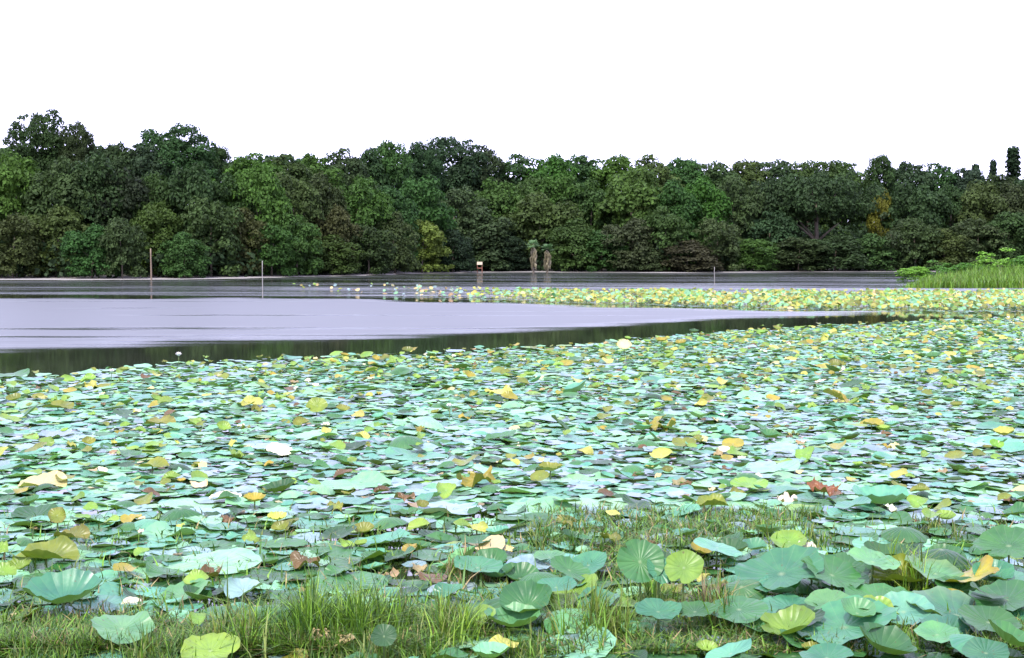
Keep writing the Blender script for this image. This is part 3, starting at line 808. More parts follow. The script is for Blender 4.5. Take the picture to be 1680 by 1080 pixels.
# marked leaves: px, py, width px, height m, kind, colour, yaw, tilt, roll, rim, short name, label
MARKED = [
    (1282, 942, 160, .34, 'tilt', 'blue', 20, 34, -12, None, 'the broad bluish tilted leaf', 'broad bluish green leaf tilted up on its stalk in the near corner'),
    (1365, 944, 120, .36, 'tilt', 'green', 80, 32, 14, None, 'the green tilted leaf', 'plain green tilted leaf raised beside the broad bluish leaf'),
    (1432, 922, 95, .42, 'tilt', 'pale', 10, 22, 10, None, 'the pale leaf before grass', 'pale green raised leaf just before a spiky grass tuft'),
    (1478, 948, 100, .24, 'shut', 'olive', 80, 30, 0, 'olive', 'the translucent folded leaf', 'translucent yellow-green folded leaf between two pale raised leaves'),
    (1535, 942, 115, .30, 'tilt', 'pale', 150, 26, 14, 'rust', 'the rust edged leaf', 'pale raised leaf with a curled rust-coloured edge'),
    (1592, 948, 120, .30, 'fold', 'gold', 30, -14, -20, 'rust', 'the curled rusty leaf', 'orange-brown curled leaf edge leaning against a pale leaf'),
    (1655, 896, 120, .48, 'tilt', 'green', 40, 30, -10, None, 'the tall green edge leaf', 'fresh green leaf raised highest at the side of the bed'),
    (1545, 902, 110, .32, 'droop', 'dark', 10, 8, 0, None, 'the dark drooping leaf', 'dark green drooping leaf behind the rust edged one'),
    (1570, 1010, 185, .12, 'tilt', 'blue', 10, 14, 9, 'white', 'the wide upturned leaf', 'very wide bluish leaf with upturned whitish rim over dark water'),
    (1650, 985, 130, .24, 'tilt', 'green', 50, 18, -8, None, 'the dull side leaf', 'dull green leaf overlapping the wide upturned leaf'),
    (1385, 1030, 190, .20, 'tilt', 'blue', 200, 16, -10, None, 'the big shading leaf', 'big blue-green leaf casting black shade along its near edge'),
    (1298, 998, 130, .16, 'flat', 'blue', 40, 12, 0, None, 'the leaf under the tilted pair', 'blue-green leaf lying just below the two tilted leaves'),
    (1445, 985, 130, .20, 'tilt', 'green', 0, 16, 6, None, 'the leaf beneath the folded one', 'mid green leaf beneath the translucent folded leaf'),
    (1442, 1000, 70, .24, 'shut', 'lime', 95, 20, 10, 'yellow', 'the small lime roll', 'small rolled lime leaf with yellow lips'),
    (1160, 1066, 42, .14, 'bowl', 'lime', 0, 30, 0, None, 'the little round lime leaf', 'little round lime cup leaf at the nearest edge of the bed'),
    (1335, 1068, 46, .10, 'bowl', 'olive', 0, 10, 0, None, 'the little olive cup', 'little olive cup leaf at the nearest edge'),
    (1195, 1046, 150, .03, 'flat', 'pale', 60, 4, 0, None, 'the flat pale corner leaf', 'flat pale leaf lying between small lime and olive cups'),
    (1480, 1066, 170, .04, 'flat', 'grey', 60, 4, 0, None, 'the flat greyish near leaf', 'flat greyish leaf lying nearest the water edge'),
    (1600, 1060, 150, .05, 'flat', 'blue', 20, 5, 3, None, 'the flat bluish near leaf', 'flat bluish leaf in the nearest corner under the upturned leaf'),
    (1050, 922, 84, .52, 'tilt', 'green', 100, 62, 6, None, 'the upright green leaf', 'fresh green leaf standing upright on a stalk among weeds'),
    (1082, 935, 60, .46, 'fold', 'blue', 20, 50, 20, None, 'the small bluish upright leaf', 'small bluish upright leaf tucked against the fresh green upright one'),
    (1122, 932, 70, .50, 'tilt', 'lime', 10, 60, -14, 'olive', 'the yellow-green upright leaf', 'yellow-green leaf standing upright on a stalk among weeds'),
    (934, 936, 74, .40, 'tilt', 'green', 40, 38, 20, None, 'the heart-like green leaf', 'small smooth green leaf tilted above a pale one'),
    (952, 952, 60, .30, 'tilt', 'blue', 140, 30, -10, None, 'the small pale blue leaf', 'small pale blue leaf under the smooth green one'),
    (866, 928, 80, .14, 'flat', 'grey', 0, 12, 0, None, 'the dull weed-side leaf', 'dull grey-green leaf beside dark water weed'),
    (850, 984, 105, .30, 'droop', 'green', 0, 14, 16, None, 'the drooping cave leaf', 'drooping grey-green leaf arched over a black hollow'),
    (842, 1026, 110, .16, 'bowl', 'pale', 0, 8, 0, None, 'the glaring pale leaf', 'pale leaf with a glaring whitish rim in front of the hollow'),
    (1010, 1058, 190, .04, 'flat', 'grey', 30, 4, 0, None, 'the large flat grey leaf', 'large flat greyish blue leaf lying below the grass'),
    (1080, 1004, 86, .30, 'tilt', 'blue', 70, 24, 0, None, 'the twin bluish leaf', 'oval bluish leaf on a thin stalk under the upright leaves'),
    (1140, 1004, 76, .28, 'tilt', 'green', 10, 20, -6, None, 'the twin green leaf', 'oval green leaf twinned with the bluish one'),
    (630, 1044, 46, .28, 'tilt', 'dark', 30, 55, 0, None, 'the dark upright leaf', 'dark green small leaf upright within the grass'),
    (690, 1048, 100, .06, 'flat', 'pale', 30, 8, 0, 'brown', 'the torn pale leaf', 'torn pale leaf lying beside the dark upright leaf'),
    (805, 896, 60, .14, 'fold', 'cream', 40, 40, -14, None, 'the cream pointed leaf', 'cream pointed leaf standing among dark water weed'),
    (782, 868, 40, .16, 'shut', 'yellow', 40, 20, 0, None, 'the pale yellow curl', 'pale yellow curl just behind the cream pointed leaf'),
    (105, 985, 150, .24, 'bowl', 'blue', 0, 18, 0, None, 'the shallow bowl leaf', 'large blue-green leaf held as a shallow bowl beside grass'),
    (76, 914, 104, .17, 'shut', 'olive', 82, 8, 0, 'olive', 'the folded olive boat leaf', 'olive green leaf folded like a boat over black shade'),
    (70, 928, 210, .03, 'flat', 'pale', 0, 3, 0, None, 'the long pale leaf', 'long flat pale leaf under the folded olive boat leaf'),
    (292, 912, 120, .05, 'flat', 'grey', 0, 5, 0, None, 'the flat sky-blue leaf', 'flat greyish blue leaf with a black gap along its near edge'),
    (200, 1032, 120, .26, 'fold', 'pale', 30, 30, 10, None, 'the pale folded leaf', 'pale green folded leaf rising out of dark grass'),
    (345, 1068, 105, .20, 'tilt', 'lime', 40, 34, 0, None, 'the light green round leaf', 'light green round leaf at the nearest edge beside grass'),
    (300, 978, 110, .10, 'tilt', 'pale', 90, 14, -16, None, 'the pale tent leaf', 'pale green leaf slanting like a tent beside grass'),
    (400, 968, 70, .22, 'shut', 'grey', 150, 30, 0, None, 'the grey folded leaf', 'slim greyish blue folded leaf leaning beside the grass'),
    (250, 765, 64, .17, 'fold', 'olive', 78, 6, 0, 'gold', 'the olive arched leaf', 'olive yellow arched leaf standing clear of flat ones'),
    (70, 795, 88, .10, 'fold', 'cream', 80, 20, 0, 'gold', 'the cream and gold leaf', 'long cream leaf with golden near side'),
    (370, 818, 56, .06, 'tilt', 'white', 0, 16, 0, None, 'the white flat leaf', 'bright whitish leaf lying against a yellow curl'),
    (418, 822, 44, .16, 'bowl', 'gold', 0, 20, 0, 'olive', 'the yellow curl by the white leaf', 'yellow curled leaf touching the bright whitish leaf'),
    (326, 796, 36, .12, 'shut', 'cream', 20, 20, 0, 'tan', 'the small cream curl', 'small cream curl behind the white leaf'),
    (458, 740, 46, .18, 'tilt', 'white', 0, 40, 14, None, 'the white upturned leaf', 'whitish upturned leaf over a dark gap'),
    (94, 846, 34, .22, 'shut', 'olive', 30, 50, 0, None, 'the upright olive curl', 'narrow olive curl standing upright'),
    (455, 852, 38, .18, 'bowl', 'yellow', 0, 34, 0, 'lime', 'the small yellow cup', 'small bright yellow cup leaf'),
    (118, 880, 62, .12, 'shut', 'olive', 70, 10, 0, None, 'the low olive fold', 'low olive fold on pale flat leaves'),
    (296, 838, 76, .18, 'droop', 'green', 0, 20, 0, None, 'the green peaked leaf', 'green peaked leaf over a dark gap'),
    (340, 944, 56, .10, 'wither', 'brown', 0, 10, 0, None, 'the brown shrivelled leaf', 'brown shrivelled leaf on bluish flat leaves'),
    (500, 922, 62, .14, 'wither', 'brown', 0, 20, 0, None, 'the dark shrivelled leaf', 'dark brown shrivelled leaf behind the tallest grass'),
    (545, 1052, 92, .16, 'wither', 'cream', 0, 30, 0, 'tan', 'the lacy cream leaf', 'lacy dried cream leaf full of holes at the grass foot'),
    (782, 788, 76, .14, 'wither', 'gold', 0, 24, 0, 'brown', 'the crumpled gold leaf', 'crumpled golden leaf with brown back edge'),
    (903, 772, 48, .22, 'bowl', 'olive', 0, 14, 0, 'gold', 'the golden cup leaf', 'golden olive cup leaf standing clear of flat greyish ones'),
    (664, 818, 40, .12, 'wither', 'brown', 0, 10, 0, None, 'the brown fold', 'small brown withered leaf beside flat pale ones'),
    (740, 824, 100, .05, 'flat', 'pale', 0, 6, 0, None, 'the pale slab leaf', 'flat pale leaf with a long dark near edge'),
    (985, 832, 150, .06, 'flat', 'pale', 0, 5, 0, None, 'the widest pale leaf', 'widest flat pale leaf in the middle of the bed'),
    (1352, 802, 62, .20, 'wither', 'rust', 0, 30, 0, None, 'the rusty dead leaf', 'rusty red-brown dead leaf raised above green ones'),
    (1230, 797, 66, .12, 'tilt', 'lime', 0, 20, 0, None, 'the bright lime leaf', 'bright lime leaf tilted above greyish ones'),
    (1168, 828, 60, .16, 'shut', 'olive', 90, 10, 0, 'dark', 'the dark olive fold', 'dark olive folded leaf near a weed patch'),
    (1445, 826, 110, .09, 'bowl', 'blue', 0, 8, 0, None, 'the dark rimmed bowl', 'wide bluish leaf with a dark shaded near rim'),
    (1292, 824, 44, .04, 'wither', 'white', 0, 10, 0, 'tan', 'the crumpled white leaf', 'crumpled whitish leaf scraps before the rusty dead leaf'),
    (1484, 866, 80, .24, 'droop', 'green', 0, 16, 0, None, 'the green arched leaf', 'green arched leaf beside the low dark weed'),
    (520, 666, 38, .24, 'tilt', 'olive', 0, 50, 0, None, 'the far olive upright leaf', 'olive leaf standing upright far back in the bed'),
    (410, 662, 52, .16, 'fold', 'yellow', 80, 20, 0, 'lime', 'the far pale yellow leaf', 'pale yellow arched leaf far back in the bed'),
    (1085, 700, 62, .14, 'wither', 'gold', 0, 20, 0, 'brown', 'the far gold scrap', 'golden brown crumpled leaf far back in the bed'),
    (1430, 696, 46, .18, 'fold', 'gold', 60, 20, 0, 'olive', 'the far gold curl', 'golden curl far back in the bed'),
    (1122, 728, 44, .18, 'tilt', 'olive', 0, 40, 0, None, 'the midway olive leaf', 'olive upright leaf midway back in the bed'),
    (262, 694, 58, .18, 'fold', 'olive', 75, 20, 0, 'brown', 'the far brownish arch', 'olive brown arched leaf far back in the bed'),
    (95, 668, 56, .18, 'fold', 'olive', 80, 10, 0, 'gold', 'the far olive arch', 'olive arched leaf far back near the bed side'),
    (822, 645, 48, .18, 'fold', 'yellow', 60, 25, 0, 'gold', 'the far yellow arch', 'yellow arched leaf close to the back of the bed'),
    (1372, 652, 46, .20, 'shut', 'gold', 60, 10, 25, 'olive', 'the slanting gold leaf', 'slanting golden leaf close to the back of the bed'),
    (1024, 566, 26, .40, 'tilt', 'cream', 0, 45, 0, 'gold', 'the back cream leaf', 'cream leaf standing out of dark water behind the bed'),
    (1085, 560, 24, .55, 'bowl', 'gold', 0, 30, 0, None, 'the back gold cup', 'golden cup leaf standing tallest out of the dark water'),
    (15, 616, 70, .08, 'flat', 'green', 0, 4, 0, None, 'the lone green back leaf', 'lone green flat leaf in dark water at the bed corner'),
]
placed = []      # (x, y, radius)
marks = []
leaf_jobs = []
for i, (px, py, w, h, kind, colr, yaw, tilt, roll, rim, short, label) in enumerate(MARKED):
    h = h * (.62 if tilt < 45 else .8)
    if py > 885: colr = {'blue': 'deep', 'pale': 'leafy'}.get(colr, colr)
    w = w * .92
    q = at(px, py, h)
    Rd = w / 2 / FPX * q.y / (0.85 if kind in ('shut', 'wither') else 0.97)
    tilt = tilt * (.42 if tilt < 45 else .85)
    
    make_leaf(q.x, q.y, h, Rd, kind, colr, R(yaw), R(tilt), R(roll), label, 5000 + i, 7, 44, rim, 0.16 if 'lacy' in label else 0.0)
    marks.append((q.x, q.y, short))
    placed.append((q.x, q.y, Rd * 0.7 if h < .12 else Rd * .25))

# the bed's outline
BACK = [(-400, 634), (0, 626), (120, 621), (250, 607), (420, 597), (600, 591), (760, 583), (880, 576), (1000, 566), (1150, 551), (1300, 542), (1450, 534), (1600, 526), (1750, 523), (2200, 520)]
BKX, BKY = [a for a, _ in BACK], [at(a, b_).y for a, b_ in BACK]


def back_edge(x, y):
    return np.interp(px_of(x, y), BKX, BKY)


cells = {}


def free(x, y, rd, k=0.62):
    cx, cy = int(x // .8), int(y // .8)
    for ix in (cx - 1, cx, cx + 1):
        for iy in (cy - 1, cy, cy + 1):
            for (a, b_, r2) in cells.get((ix, iy), ()):
                if (a - x) ** 2 + (b_ - y) ** 2 < (k * (rd + r2)) ** 2: return False
    return True


def put(x, y, rd):
    cells.setdefault((int(x // .8), int(y // .8)), []).append((x, y, rd))


for q in placed: put(*q)
wild = []
r = np.random.default_rng(21)
tries = 0
while tries < 230000:
    tries += 1
    y = 7.2 + 47.0 * r.random() ** 0.75
    x = r.uniform(-1, 1) * (0.45 * y + 3.5)
    be = float(back_edge(x, y))
    if y > be + 1.2: continue
    edge = (be - y)
    if edge < 2.5 and r.random() > (0.07 if edge < 0 else 0.25 + 0.3 * edge): continue
    rd = float(np.clip(r.lognormal(math.log(0.142 if y > 14 else 0.175), 0.38), 0.07, 0.40))
    if y < 13 and smooth_noise(x * 1.1, y * .8, 91) > .75 and r.random() < .55: continue
    patch = smooth_noise(x * 0.35, y * 0.35, 77)
    if patch > 1.05 and r.random() < 0.5: rd *= .6
    if not free(x, y, rd, 0.47 if y < 22 else 0.43): continue
    put(x, y, rd)
    wild.append((x, y, rd))
print('wild leaves', len(wild))


def choose(x, y, rd, r):
    """colour, kind, height, tilt for a wild leaf"""
    p1 = float(smooth_noise(x * 0.5, y * 0.5, 31))
    back = max(0.0, min(1.0, (y - 20) / 20))
    q = r.random()
    lim = 0.04 + 0.09 * back
    if q < lim:
        colr = r.choice(['olive', 'gold', 'yellow', 'lime', 'olive', 'lime', 'lime'])
        kind = r.choice(['fold', 'fold', 'shut', 'tilt', 'bowl', 'wither'])
        return colr, kind, r.uniform(.04, .15), r.uniform(0, .45), min(rd * r.uniform(.55, .85), .17 if y > 13 else .11)
    if q < lim + 0.03:
        return r.choice(['brown', 'tan', 'brown', 'cream', 'white', 'olive']), r.choice(['wither', 'wither', 'fold']), r.uniform(.02, .08), r.uniform(0, .4), min(rd * .6, .12)
    if q < lim + 0.13:
        return r.choice(['green', 'blue', 'dark', 'pale', 'green']), r.choice(['tilt', 'droop', 'bowl', 'fold', 'tilt']), r.uniform(.03, .10), r.uniform(-.12, .18), rd * .8
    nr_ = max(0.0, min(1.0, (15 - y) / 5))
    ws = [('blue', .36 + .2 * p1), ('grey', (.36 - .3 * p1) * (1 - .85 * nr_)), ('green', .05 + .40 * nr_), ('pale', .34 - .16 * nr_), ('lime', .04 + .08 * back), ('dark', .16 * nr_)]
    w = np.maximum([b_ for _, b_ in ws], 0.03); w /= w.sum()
    colr = ws[int(r.choice(len(ws), p=w))][0]
    return colr, 'flat', r.uniform(.006, .055), r.normal() * .04, rd


specs = []
for i, (x, y, rd) in enumerate(wild):
    rr_ = np.random.default_rng(9000 + i)
    colr, kind, h, tilt, rd2 = choose(x, y, rd, rr_)
    specs.append((x, y, rd2, str(colr), str(kind), h, tilt, rr_.uniform(0, 6.28), rr_.normal() * (.04 if kind == 'flat' else .2), i))

# the crowd of raised leaves in the near corner and among the weeds
r = np.random.default_rng(33)
for k in range(64):
    if k < 44: px, py = r.uniform(1190, 1720), r.uniform(885, 1085)
    else: px, py = r.uniform(690, 1200), r.uniform(895, 1030)
    h = r.uniform(.05, .22)
    q = at(px, py, h)
    specs.append((q.x, q.y, float(r.uniform(.11, .21)), str(r.choice(['deep', 'green', 'leafy', 'green', 'deep', 'dark', 'blue', 'lime'])), str(r.choice(['tilt', 'tilt', 'droop', 'fold', 'bowl', 'flat'])), h, r.uniform(-.05, .45), r.uniform(0, 6.28), r.normal() * .22, 700000 + k))


def in_view(x, y, m=0.0):
    return abs(px_of(x, y) - CX) < 840 + m and y > 8.55

order = sorted([s for s in specs if in_view(s[0], s[1])], key=lambda s: -s[2] / s[1])
N_OBJ = 298 - len(MARKED)
single = order[:N_OBJ]
ids = {s[-1] for s in single}
KW = {'flat': 'flat', 'bowl': 'cupped', 'tilt': 'tilted', 'droop': 'drooping', 'fold': 'arched', 'shut': 'folded', 'wither': 'withered'}
buckets = {}
for s in single:
    best = sorted(marks, key=lambda m: (m[0] - s[0]) ** 2 + ((m[1] - s[1]) * 0.8) ** 2)[0]
    dx, dy = s[0] - best[0], s[1] - best[1]
    side = ('right of' if dx > 0 else 'left of') if abs(dx) > abs(dy) * .8 else ('behind' if dy > 0 else 'in front of')
    buckets.setdefault((KW[s[4]], LC[s[3]][1], side, best[2]), []).append((math.hypot(dx, dy), s))
for (kw, cn, side, mk), q in buckets.items():
    q.sort(key=lambda e: e[0])
    for k, (_, s) in enumerate(q):
        o_ = '' if len(q) == 1 else (', nearest one ' if k == 0 else f', {ORD[k]} one ')
        label = f"{kw} {cn} leaf{o_ or ' '}{side} {mk}"
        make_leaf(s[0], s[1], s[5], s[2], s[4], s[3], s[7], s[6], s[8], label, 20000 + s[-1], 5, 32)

B = Buf()
for s in specs:
    if s[-1] in ids: continue
    x, y, rd, colr, kind, h, tilt, yaw, roll, i = s
    rr_ = np.random.default_rng(20000 + i)
    nr, ns = (4, 20) if y < 20 else (3, 14) if y < 32 else (3, 11)
    v, f, u, rq = leaf_verts(rd, kind, nr, ns, yaw, tilt, roll, rr_)
    hh = max(h, 0.008 - v[:, 2].min())
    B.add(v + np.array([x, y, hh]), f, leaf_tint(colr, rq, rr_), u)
o = link('lotus_leaves', B.mesh('lotus_leaves', [M_LEAF], True))
tag(o, 'smaller lotus leaves crowding the near bed between the larger ones', 'lotus leaves', None, 'stuff')

# the yellow bed farther out
FB_NEAR = [(420, 476), (600, 484), (700, 489), (800, 494), (1000, 501), (1200, 506), (1400, 510), (1600, 514), (1800, 517), (2100, 520)]
FB_FAR = [(420, 468), (600, 470), (700, 475), (800, 479), (1000, 481), (1300, 482), (1600, 482), (2100, 482)]
B = Buf(); Bs = Buf()
r = np.random.default_rng(41)
cnt = 0
while cnt < 9500:
    px = r.uniform(430, 1790)
    a, c_ = at(px, np.interp(px, *zip(*FB_NEAR))).y, at(px, np.interp(px, *zip(*FB_FAR))).y
    a += 1.6 * float(smooth_noise(px * .02, 0.0, 19))
    Y = r.uniform(a, c_)
    dens = np.interp(px, [430, 600, 760, 900, 1100], [0, .015, .10, .5, 1.0]) * np.clip(.6 + .6 * smooth_noise(px * .03, Y * .2, 17), .15, 1)
    if r.random() > dens: continue
    X = X_at(px, Y)
    rim_near = (Y - a) / max(c_ - a, 1)
    tall = r.random() < .62 and rim_near > .06
    h = r.uniform(.04, .30) if tall else r.uniform(.01, .06)
    colr = r.choice(['yellow', 'olive', 'lime', 'gold', 'pale', 'cream', 'green', 'tan'], p=[.27, .17, .22, .03, .22, .04, .05, .0]) if px > 760 or r.random() < .3 else r.choice(['tan', 'cream', 'grey', 'pale', 'brown'])
    if not tall and r.random() < .6: colr = r.choice(['pale', 'blue', 'grey'])
    kind = r.choice(['tilt', 'bowl', 'fold', 'droop']) if tall else 'flat'
    rd = r.uniform(.07, .17)
    v, f, u, rq = leaf_verts(rd, kind, 2, 9, r.uniform(0, 6.28), r.uniform(0, .9) if tall else 0, r.normal() * .35 if tall else 0, r)
    hh = max(h, .01 - v[:, 2].min())
    B.add(v + np.array([X, Y, hh]), f, leaf_tint(str(colr), rq, r) * (.92 if tall else .65), u)
    if tall:
        Bs.add(*tube([(X, Y, -.1), (X, Y, hh)], [.012, .01], 3, False), c=(.14, .17, .05))
    cnt += 1
o = link('lotus_bed', B.mesh('lotus_bed', [M_LEAF], True))
tag(o, 'yellowing lotus bed standing out of the water across the pond', 'lotus bed', None, 'stuff')
o = link('lotus_bed_stems', Bs.mesh('lotus_bed_stems', [M_STALK]))
tag(o, 'thin stems under the yellowing lotus bed', 'lotus stems', None, 'stuff')

# small floating plants and scraps between the leaves
B = Buf()
r = np.random.default_rng(51)
for k in range(5200):
    y = 7.5 + 38 * r.random() ** 1.1
    x = r.uniform(-1, 1) * (.39 * y + 1)
    if y > float(back_edge(x, y)) - .3: continue
    rd = r.uniform(.02, .07)
    a = r.uniform(0, 6.28)
    nn = 6
    th = a + np.arange(nn) / nn * 6.283
    v = np.stack([x + rd * np.cos(th) * r.uniform(.6, 1, nn), y + rd * np.sin(th) * r.uniform(.5, 1, nn), .006 + r.uniform(0, .035) + rd * .4 * r.random(nn)], 1)
    c = np.array(LC[str(r.choice(['lime', 'green', 'dark', 'brown', 'tan', 'cream', 'grey', 'dark']))][0]) * r.uniform(.7, 1.1)
    B.add(v, [list(range(nn))], c)
o = link('duckweed', B.mesh('duckweed', [M_GRASS]))
tag(o, 'small floating weed and scraps between lotus leaves', 'floating weed', None, 'stuff')


# ------------------------------------------------------------------ lotus flowers
def flower(px, py, w, h, label):
    q = at(px, py, h)
    root = empty('lotus_flower', (q.x, q.y, 0), random.uniform(0, 6))
    rd = w / 2 / FPX * q.y
    for ring, (cnt, el, L) in enumerate(((6, .35, 1.0), (5, .9, .95), (3, 1.25, .8))):
        for k in range(cnt):
            a = k * 6.283 / cnt + ring * .5
            d = np.array([math.cos(a), math.sin(a), 0]); t = np.array([-d[1], d[0], 0])
            prof = [(0, .06), (.35, .34), (.7, .36), (1.0, .03)]
            v = []
            for s_, wd in prof:
                out_ = math.cos(el) * s_; up = math.sin(el) * s_ + .35 * s_ * s_
                c_ = (d * out_ + np.array([0, 0, up])) * rd * L
                v += [c_ - t * wd * rd + np.array([0, 0, .1 * rd * wd]), c_ - np.array([0, 0, .08 * rd]), c_ + t * wd * rd + np.array([0, 0, .1 * rd * wd])]
            f = [[i * 3 + j, i * 3 + j + 1, i * 3 + j + 4, i * 3 + j + 3] for i in range(3) for j in range(2)]
            Bp = Buf(); Bp.add(v, f)
            link('petal', Bp.mesh('lotus_petal', [M_PETAL], True), root, (0, 0, h))
    Bs = Buf(); Bs.add(*tube([(0, 0, -.2), (.01, 0, h * .5), (0, 0, h)], [.008, .007, .007], 6), c=(.10, .15, .04))
    link('stalk', Bs.mesh('flower_stalk', [M_STALK], True), root)
    tag(root, label, 'flower', 'white lotus flowers at the back of the bed')


flower(293, 584, 12, .22, 'white lotus flower alone in the dark water behind the bed')
flower(183, 611, 11, .20, 'white lotus flower at the very back edge of the leaves')
flower(737, 668, 12, .2, 'small white lotus flower among leaves far back in the bed')

# ------------------------------------------------------------------ grass and weeds
def blade(B, x, y, z, L, w, a, bend, col, segs=3):
    d = np.array([math.cos(a), math.sin(a), 0.0]); s = np.array([-d[1], d[0], 0.0])
    v = []
    for k in range(segs + 1):
        t = k / segs
        c_ = np.array([x, y, z]) + d * (bend * L * t * t) + np.array([0, 0, L * (t - .35 * bend * t * t)])
        ww = w * (1 - t) ** .7 + .0005
        v += [c_ - s * ww, c_ + s * ww]
    B.add(v, [[2 * k, 2 * k + 1, 2 * k + 3, 2 * k + 2] for k in range(segs)], col)


GC = {'grass': (.12, .24, .02), 'deep': (.05, .12, .014), 'dry': (.30, .23, .10), 'olive': (.14, .18, .03), 'bright': (.19, .32, .025)}


def clump(x0, x1, y_base, top, cnt, cols, label, name='grass_clump', cat='grass', wid=.0075, spread=.7, tall=0):
    """blades rooted in shallow water between two pixel columns, reaching up to row top"""
    c0 = at((x0 + x1) / 2, y_base)
    half = (x1 - x0) / 2 / FPX * c0.y
    Hm = (y_base - top) / FPX * c0.y
    B = Buf()
    Hm *= 1.25
    r = np.random.default_rng(int(abs(x0) * 7 + y_base))
    for k in range(int(cnt * 1.25)):
        gx_ = float(np.clip(r.normal() * .55, -1.5, 1.5))
        x, y = gx_ * half, r.normal() * spread * .25
        L = Hm * (1.05 - .38 * gx_ * gx_) * r.uniform(.2, 1.0) * (1 + .25 * math.sin(gx_ * 9 + x0))
        if tall and k < tall: L = Hm * r.uniform(1.15, 1.5)
        cc = np.array(GC[str(r.choice(cols))]) * r.uniform(.7, 1.25)
        blade(B, x, y, -.05, L + .05, wid * r.uniform(.6, 1.3), r.uniform(0, 6.28), r.uniform(.05, .75) if r.random() < .8 else r.uniform(.9, 1.6), cc)
    o = empty(name, (c0.x, c0.y, 0))
    tag(link('foliage', B.mesh(name, [M_GRASS]), o), kind='stuff')
    tag(o, label, cat, 'grass and weeds growing among the near leaves')


clump(425, 655, 1052, 972, 2600, ['grass', 'grass', 'deep', 'bright', 'deep'], 'tallest bright grass clump standing behind the lacy cream leaf', tall=26)
clump(320, 470, 1068, 1000, 800, ['grass', 'deep', 'olive'], 'thin grass clump between the light green round leaf and tallest grass', tall=10)
clump(590, 700, 1040, 975, 650, ['deep', 'grass', 'deep', 'olive'], 'dark grass clump with thin stems beside the tallest grass', tall=6)
clump(690, 800, 1050, 985, 700, ['grass', 'bright', 'deep', 'olive'], 'bright bushy grass clump between the torn pale leaf and hollow leaf')
clump(-40, 200, 1092, 1052, 1100, ['deep', 'grass', 'deep', 'olive'], 'low dark grass clump along the near corner edge')
clump(180, 330, 1096, 1044, 800, ['deep', 'grass', 'deep', 'olive'], 'dark grass clump in front of the pale folded leaf')
clump(480, 760, 1098, 1050, 1100, ['grass', 'deep', 'olive', 'deep'], 'low grass clump along the water edge below the lacy leaf')
clump(810, 920, 1085, 1046, 600, ['deep', 'olive', 'grass'], 'low dark grass clump in front of the glaring pale leaf')
clump(900, 1050, 1046, 972, 750, ['olive', 'grass', 'grass', 'olive'], 'olive grass clump with thin stems behind the large flat grey leaf', tall=6)
clump(1020, 1120, 1000, 945, 450, ['olive', 'deep', 'grass', 'grass'], 'weedy grass clump around the upright green leaf stalks')
clump(1130, 1215, 1020, 950, 520, ['olive', 'dry', 'grass', 'deep'], 'dry tan grass clump beside the broad bluish tilted leaf')
clump(1450, 1520, 975, 900, 330, ['bright', 'grass', 'olive'], 'spiky yellow-green grass tuft rising behind the translucent folded leaf', 'grass_tuft', tall=8)
clump(1540, 1690, 968, 930, 600, ['deep', 'grass', 'olive'], 'low green grass clump under the curled rusty leaf')
clump(820, 985, 893, 862, 620, ['deep', 'olive', 'deep'], 'low dark water weed patch behind the dull weed-side leaf', 'water_plant', 'water plant', .01, 1.6)
clump(1185, 1372, 886, 856, 800, ['deep', 'olive', 'grass'], 'widest dark water weed patch in front of the rusty dead leaf', 'water_plant', 'water plant', .01, 1.6)
clump(1040, 1120, 868, 848, 260, ['deep', 'dry', 'deep'], 'small dark water weed patch behind the upright green leaf', 'water_plant', 'water plant', .01, 1.0)
clump(725, 812, 948, 905, 420, ['deep', 'olive', 'dry'], 'dark brownish water weed patch in front of the cream pointed leaf', 'water_plant', 'water plant', .01, 1.0)
clump(1500, 1580, 878, 850, 320, ['deep', 'olive'], 'small dark water weed patch beside the green arched leaf', 'water_plant', 'water plant', .01, 1.0)

# low weed and dead stems threading the near leaves
B = Buf()
r = np.random.default_rng(57)
k = 0
while k < 38000:
    py = 1085 - 240 * r.random() ** 1.2
    px = r.uniform(-30, 1710)
    q = at(px, py)
    nz_ = float(smooth_noise(q.x * 1.1, q.y * .8, 91)) + .55 * (py - np.interp(px, [0, 330, 420, 560, 800, 1000, 1200, 1680], [1045, 1035, 985, 970, 975, 935, 960, 985])) / 100
    if r.random() > np.clip(.22 + .9 * nz_, .03, 1): continue
    cc = np.array(GC[str(r.choice(['deep', 'deep', 'deep', 'olive', 'grass', 'grass', 'grass', 'grass', 'dry']))]) * r.uniform(.55, 1.2)
    blade(B, q.x, q.y, 0.0, r.uniform(.04, .19) * (1 + .4 * max(0, nz_)), r.uniform(.004, .011), r.uniform(0, 6.28), r.uniform(.2, 1.5), cc, 2)
    k += 1
o = link('weeds', B.mesh('weeds', [M_GRASS]))
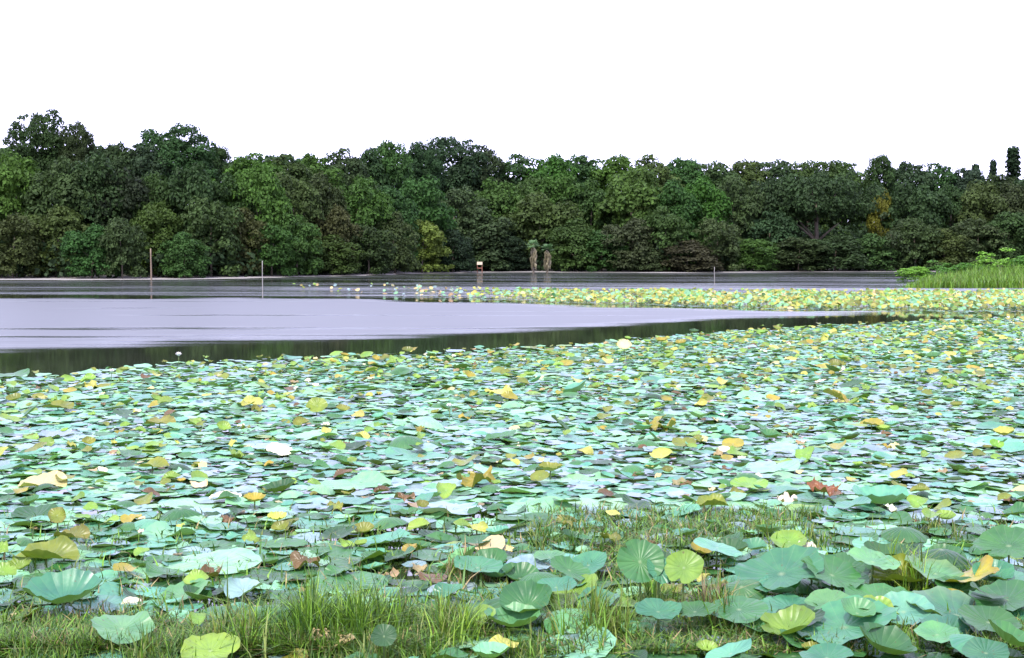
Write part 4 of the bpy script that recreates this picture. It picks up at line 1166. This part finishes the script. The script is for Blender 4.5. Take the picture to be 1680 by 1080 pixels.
tag(o, 'low green weed and dead stems threading the near lotus leaves', 'weeds', None, 'stuff')

# ------------------------------------------------------------------ reed bank across the pond
B = Buf()
r = np.random.default_rng(61)
for k in range(15000):
    px = 1478 + 320 * r.random() ** .8
    Y = r.uniform(101, 123)
    if px < 1500 and r.random() < .5: continue
    X = X_at(px, Y) + (Y - 101) * .1
    L = (r.uniform(.4, 1.0) + .5 * max(0, float(smooth_noise(X * .5, Y * .3, 23)))) * (1 + (Y - 101) / 60) * np.interp(px, [1478, 1510, 1560], [.35, .8, 1.0])
    cc = np.array((.11, .22, .018)) * r.uniform(.7, 1.2) if r.random() < .8 else np.array(GC['deep' if r.random() < .5 else 'olive'])
    if r.random() < .06: L *= r.uniform(1.1, 1.4)
    blade(B, X, Y, -.1, L + .1, .05, r.uniform(0, 6.28), r.uniform(.05, .6), cc, 2)
o = link('reeds', B.mesh('reeds', [M_GRASS]))
tag(o, 'bright green reeds in front of the wood at the pond corner', 'reeds', None, 'stuff')
for k, (px, top, hw, colr, lab) in enumerate([(1502, 438, 22, 'Y', 'small yellow-green shrub at the tip of the reed bank'), (1540, 428, 28, 'G', 'fresh green shrub in the reeds, next to the tip shrub'), (1585, 432, 28, 'G', 'fresh green low shrub in the middle of the reed bank'),
                                        (1640, 408, 34, 'Y', 'tallest yellow-green shrub rising out of the reeds'), (1690, 420, 34, 'G', 'fresh green shrub in the reeds at the far end')]):
    Y = 124.0
    X = X_at(px, Y)
    root = empty('shrub', (X, Y, 0.0), k)
    me, rw, hh = KINDS['sparse'][0] if k % 2 else KINDS['bush'][k % 4]
    crown = link('crown', me, root); trunk = link('trunk', TRUNKS['bush'], root)
    s = hw / FPX * Y / rw * 1.1
    crown.scale = (s * 1.15, s, at_depth(px, top, Y).z / hh)
    trunk.scale = (s, s, at_depth(px, top, Y).z / hh)
    c = PAL[colr][0]; crown.color = (c[0] * 1.3, c[1] * 1.6, c[2] * 1.2, 1)
    tag(root, lab, 'shrub', 'shrubs in the reed bank')
print('objects', len(bpy.data.objects))
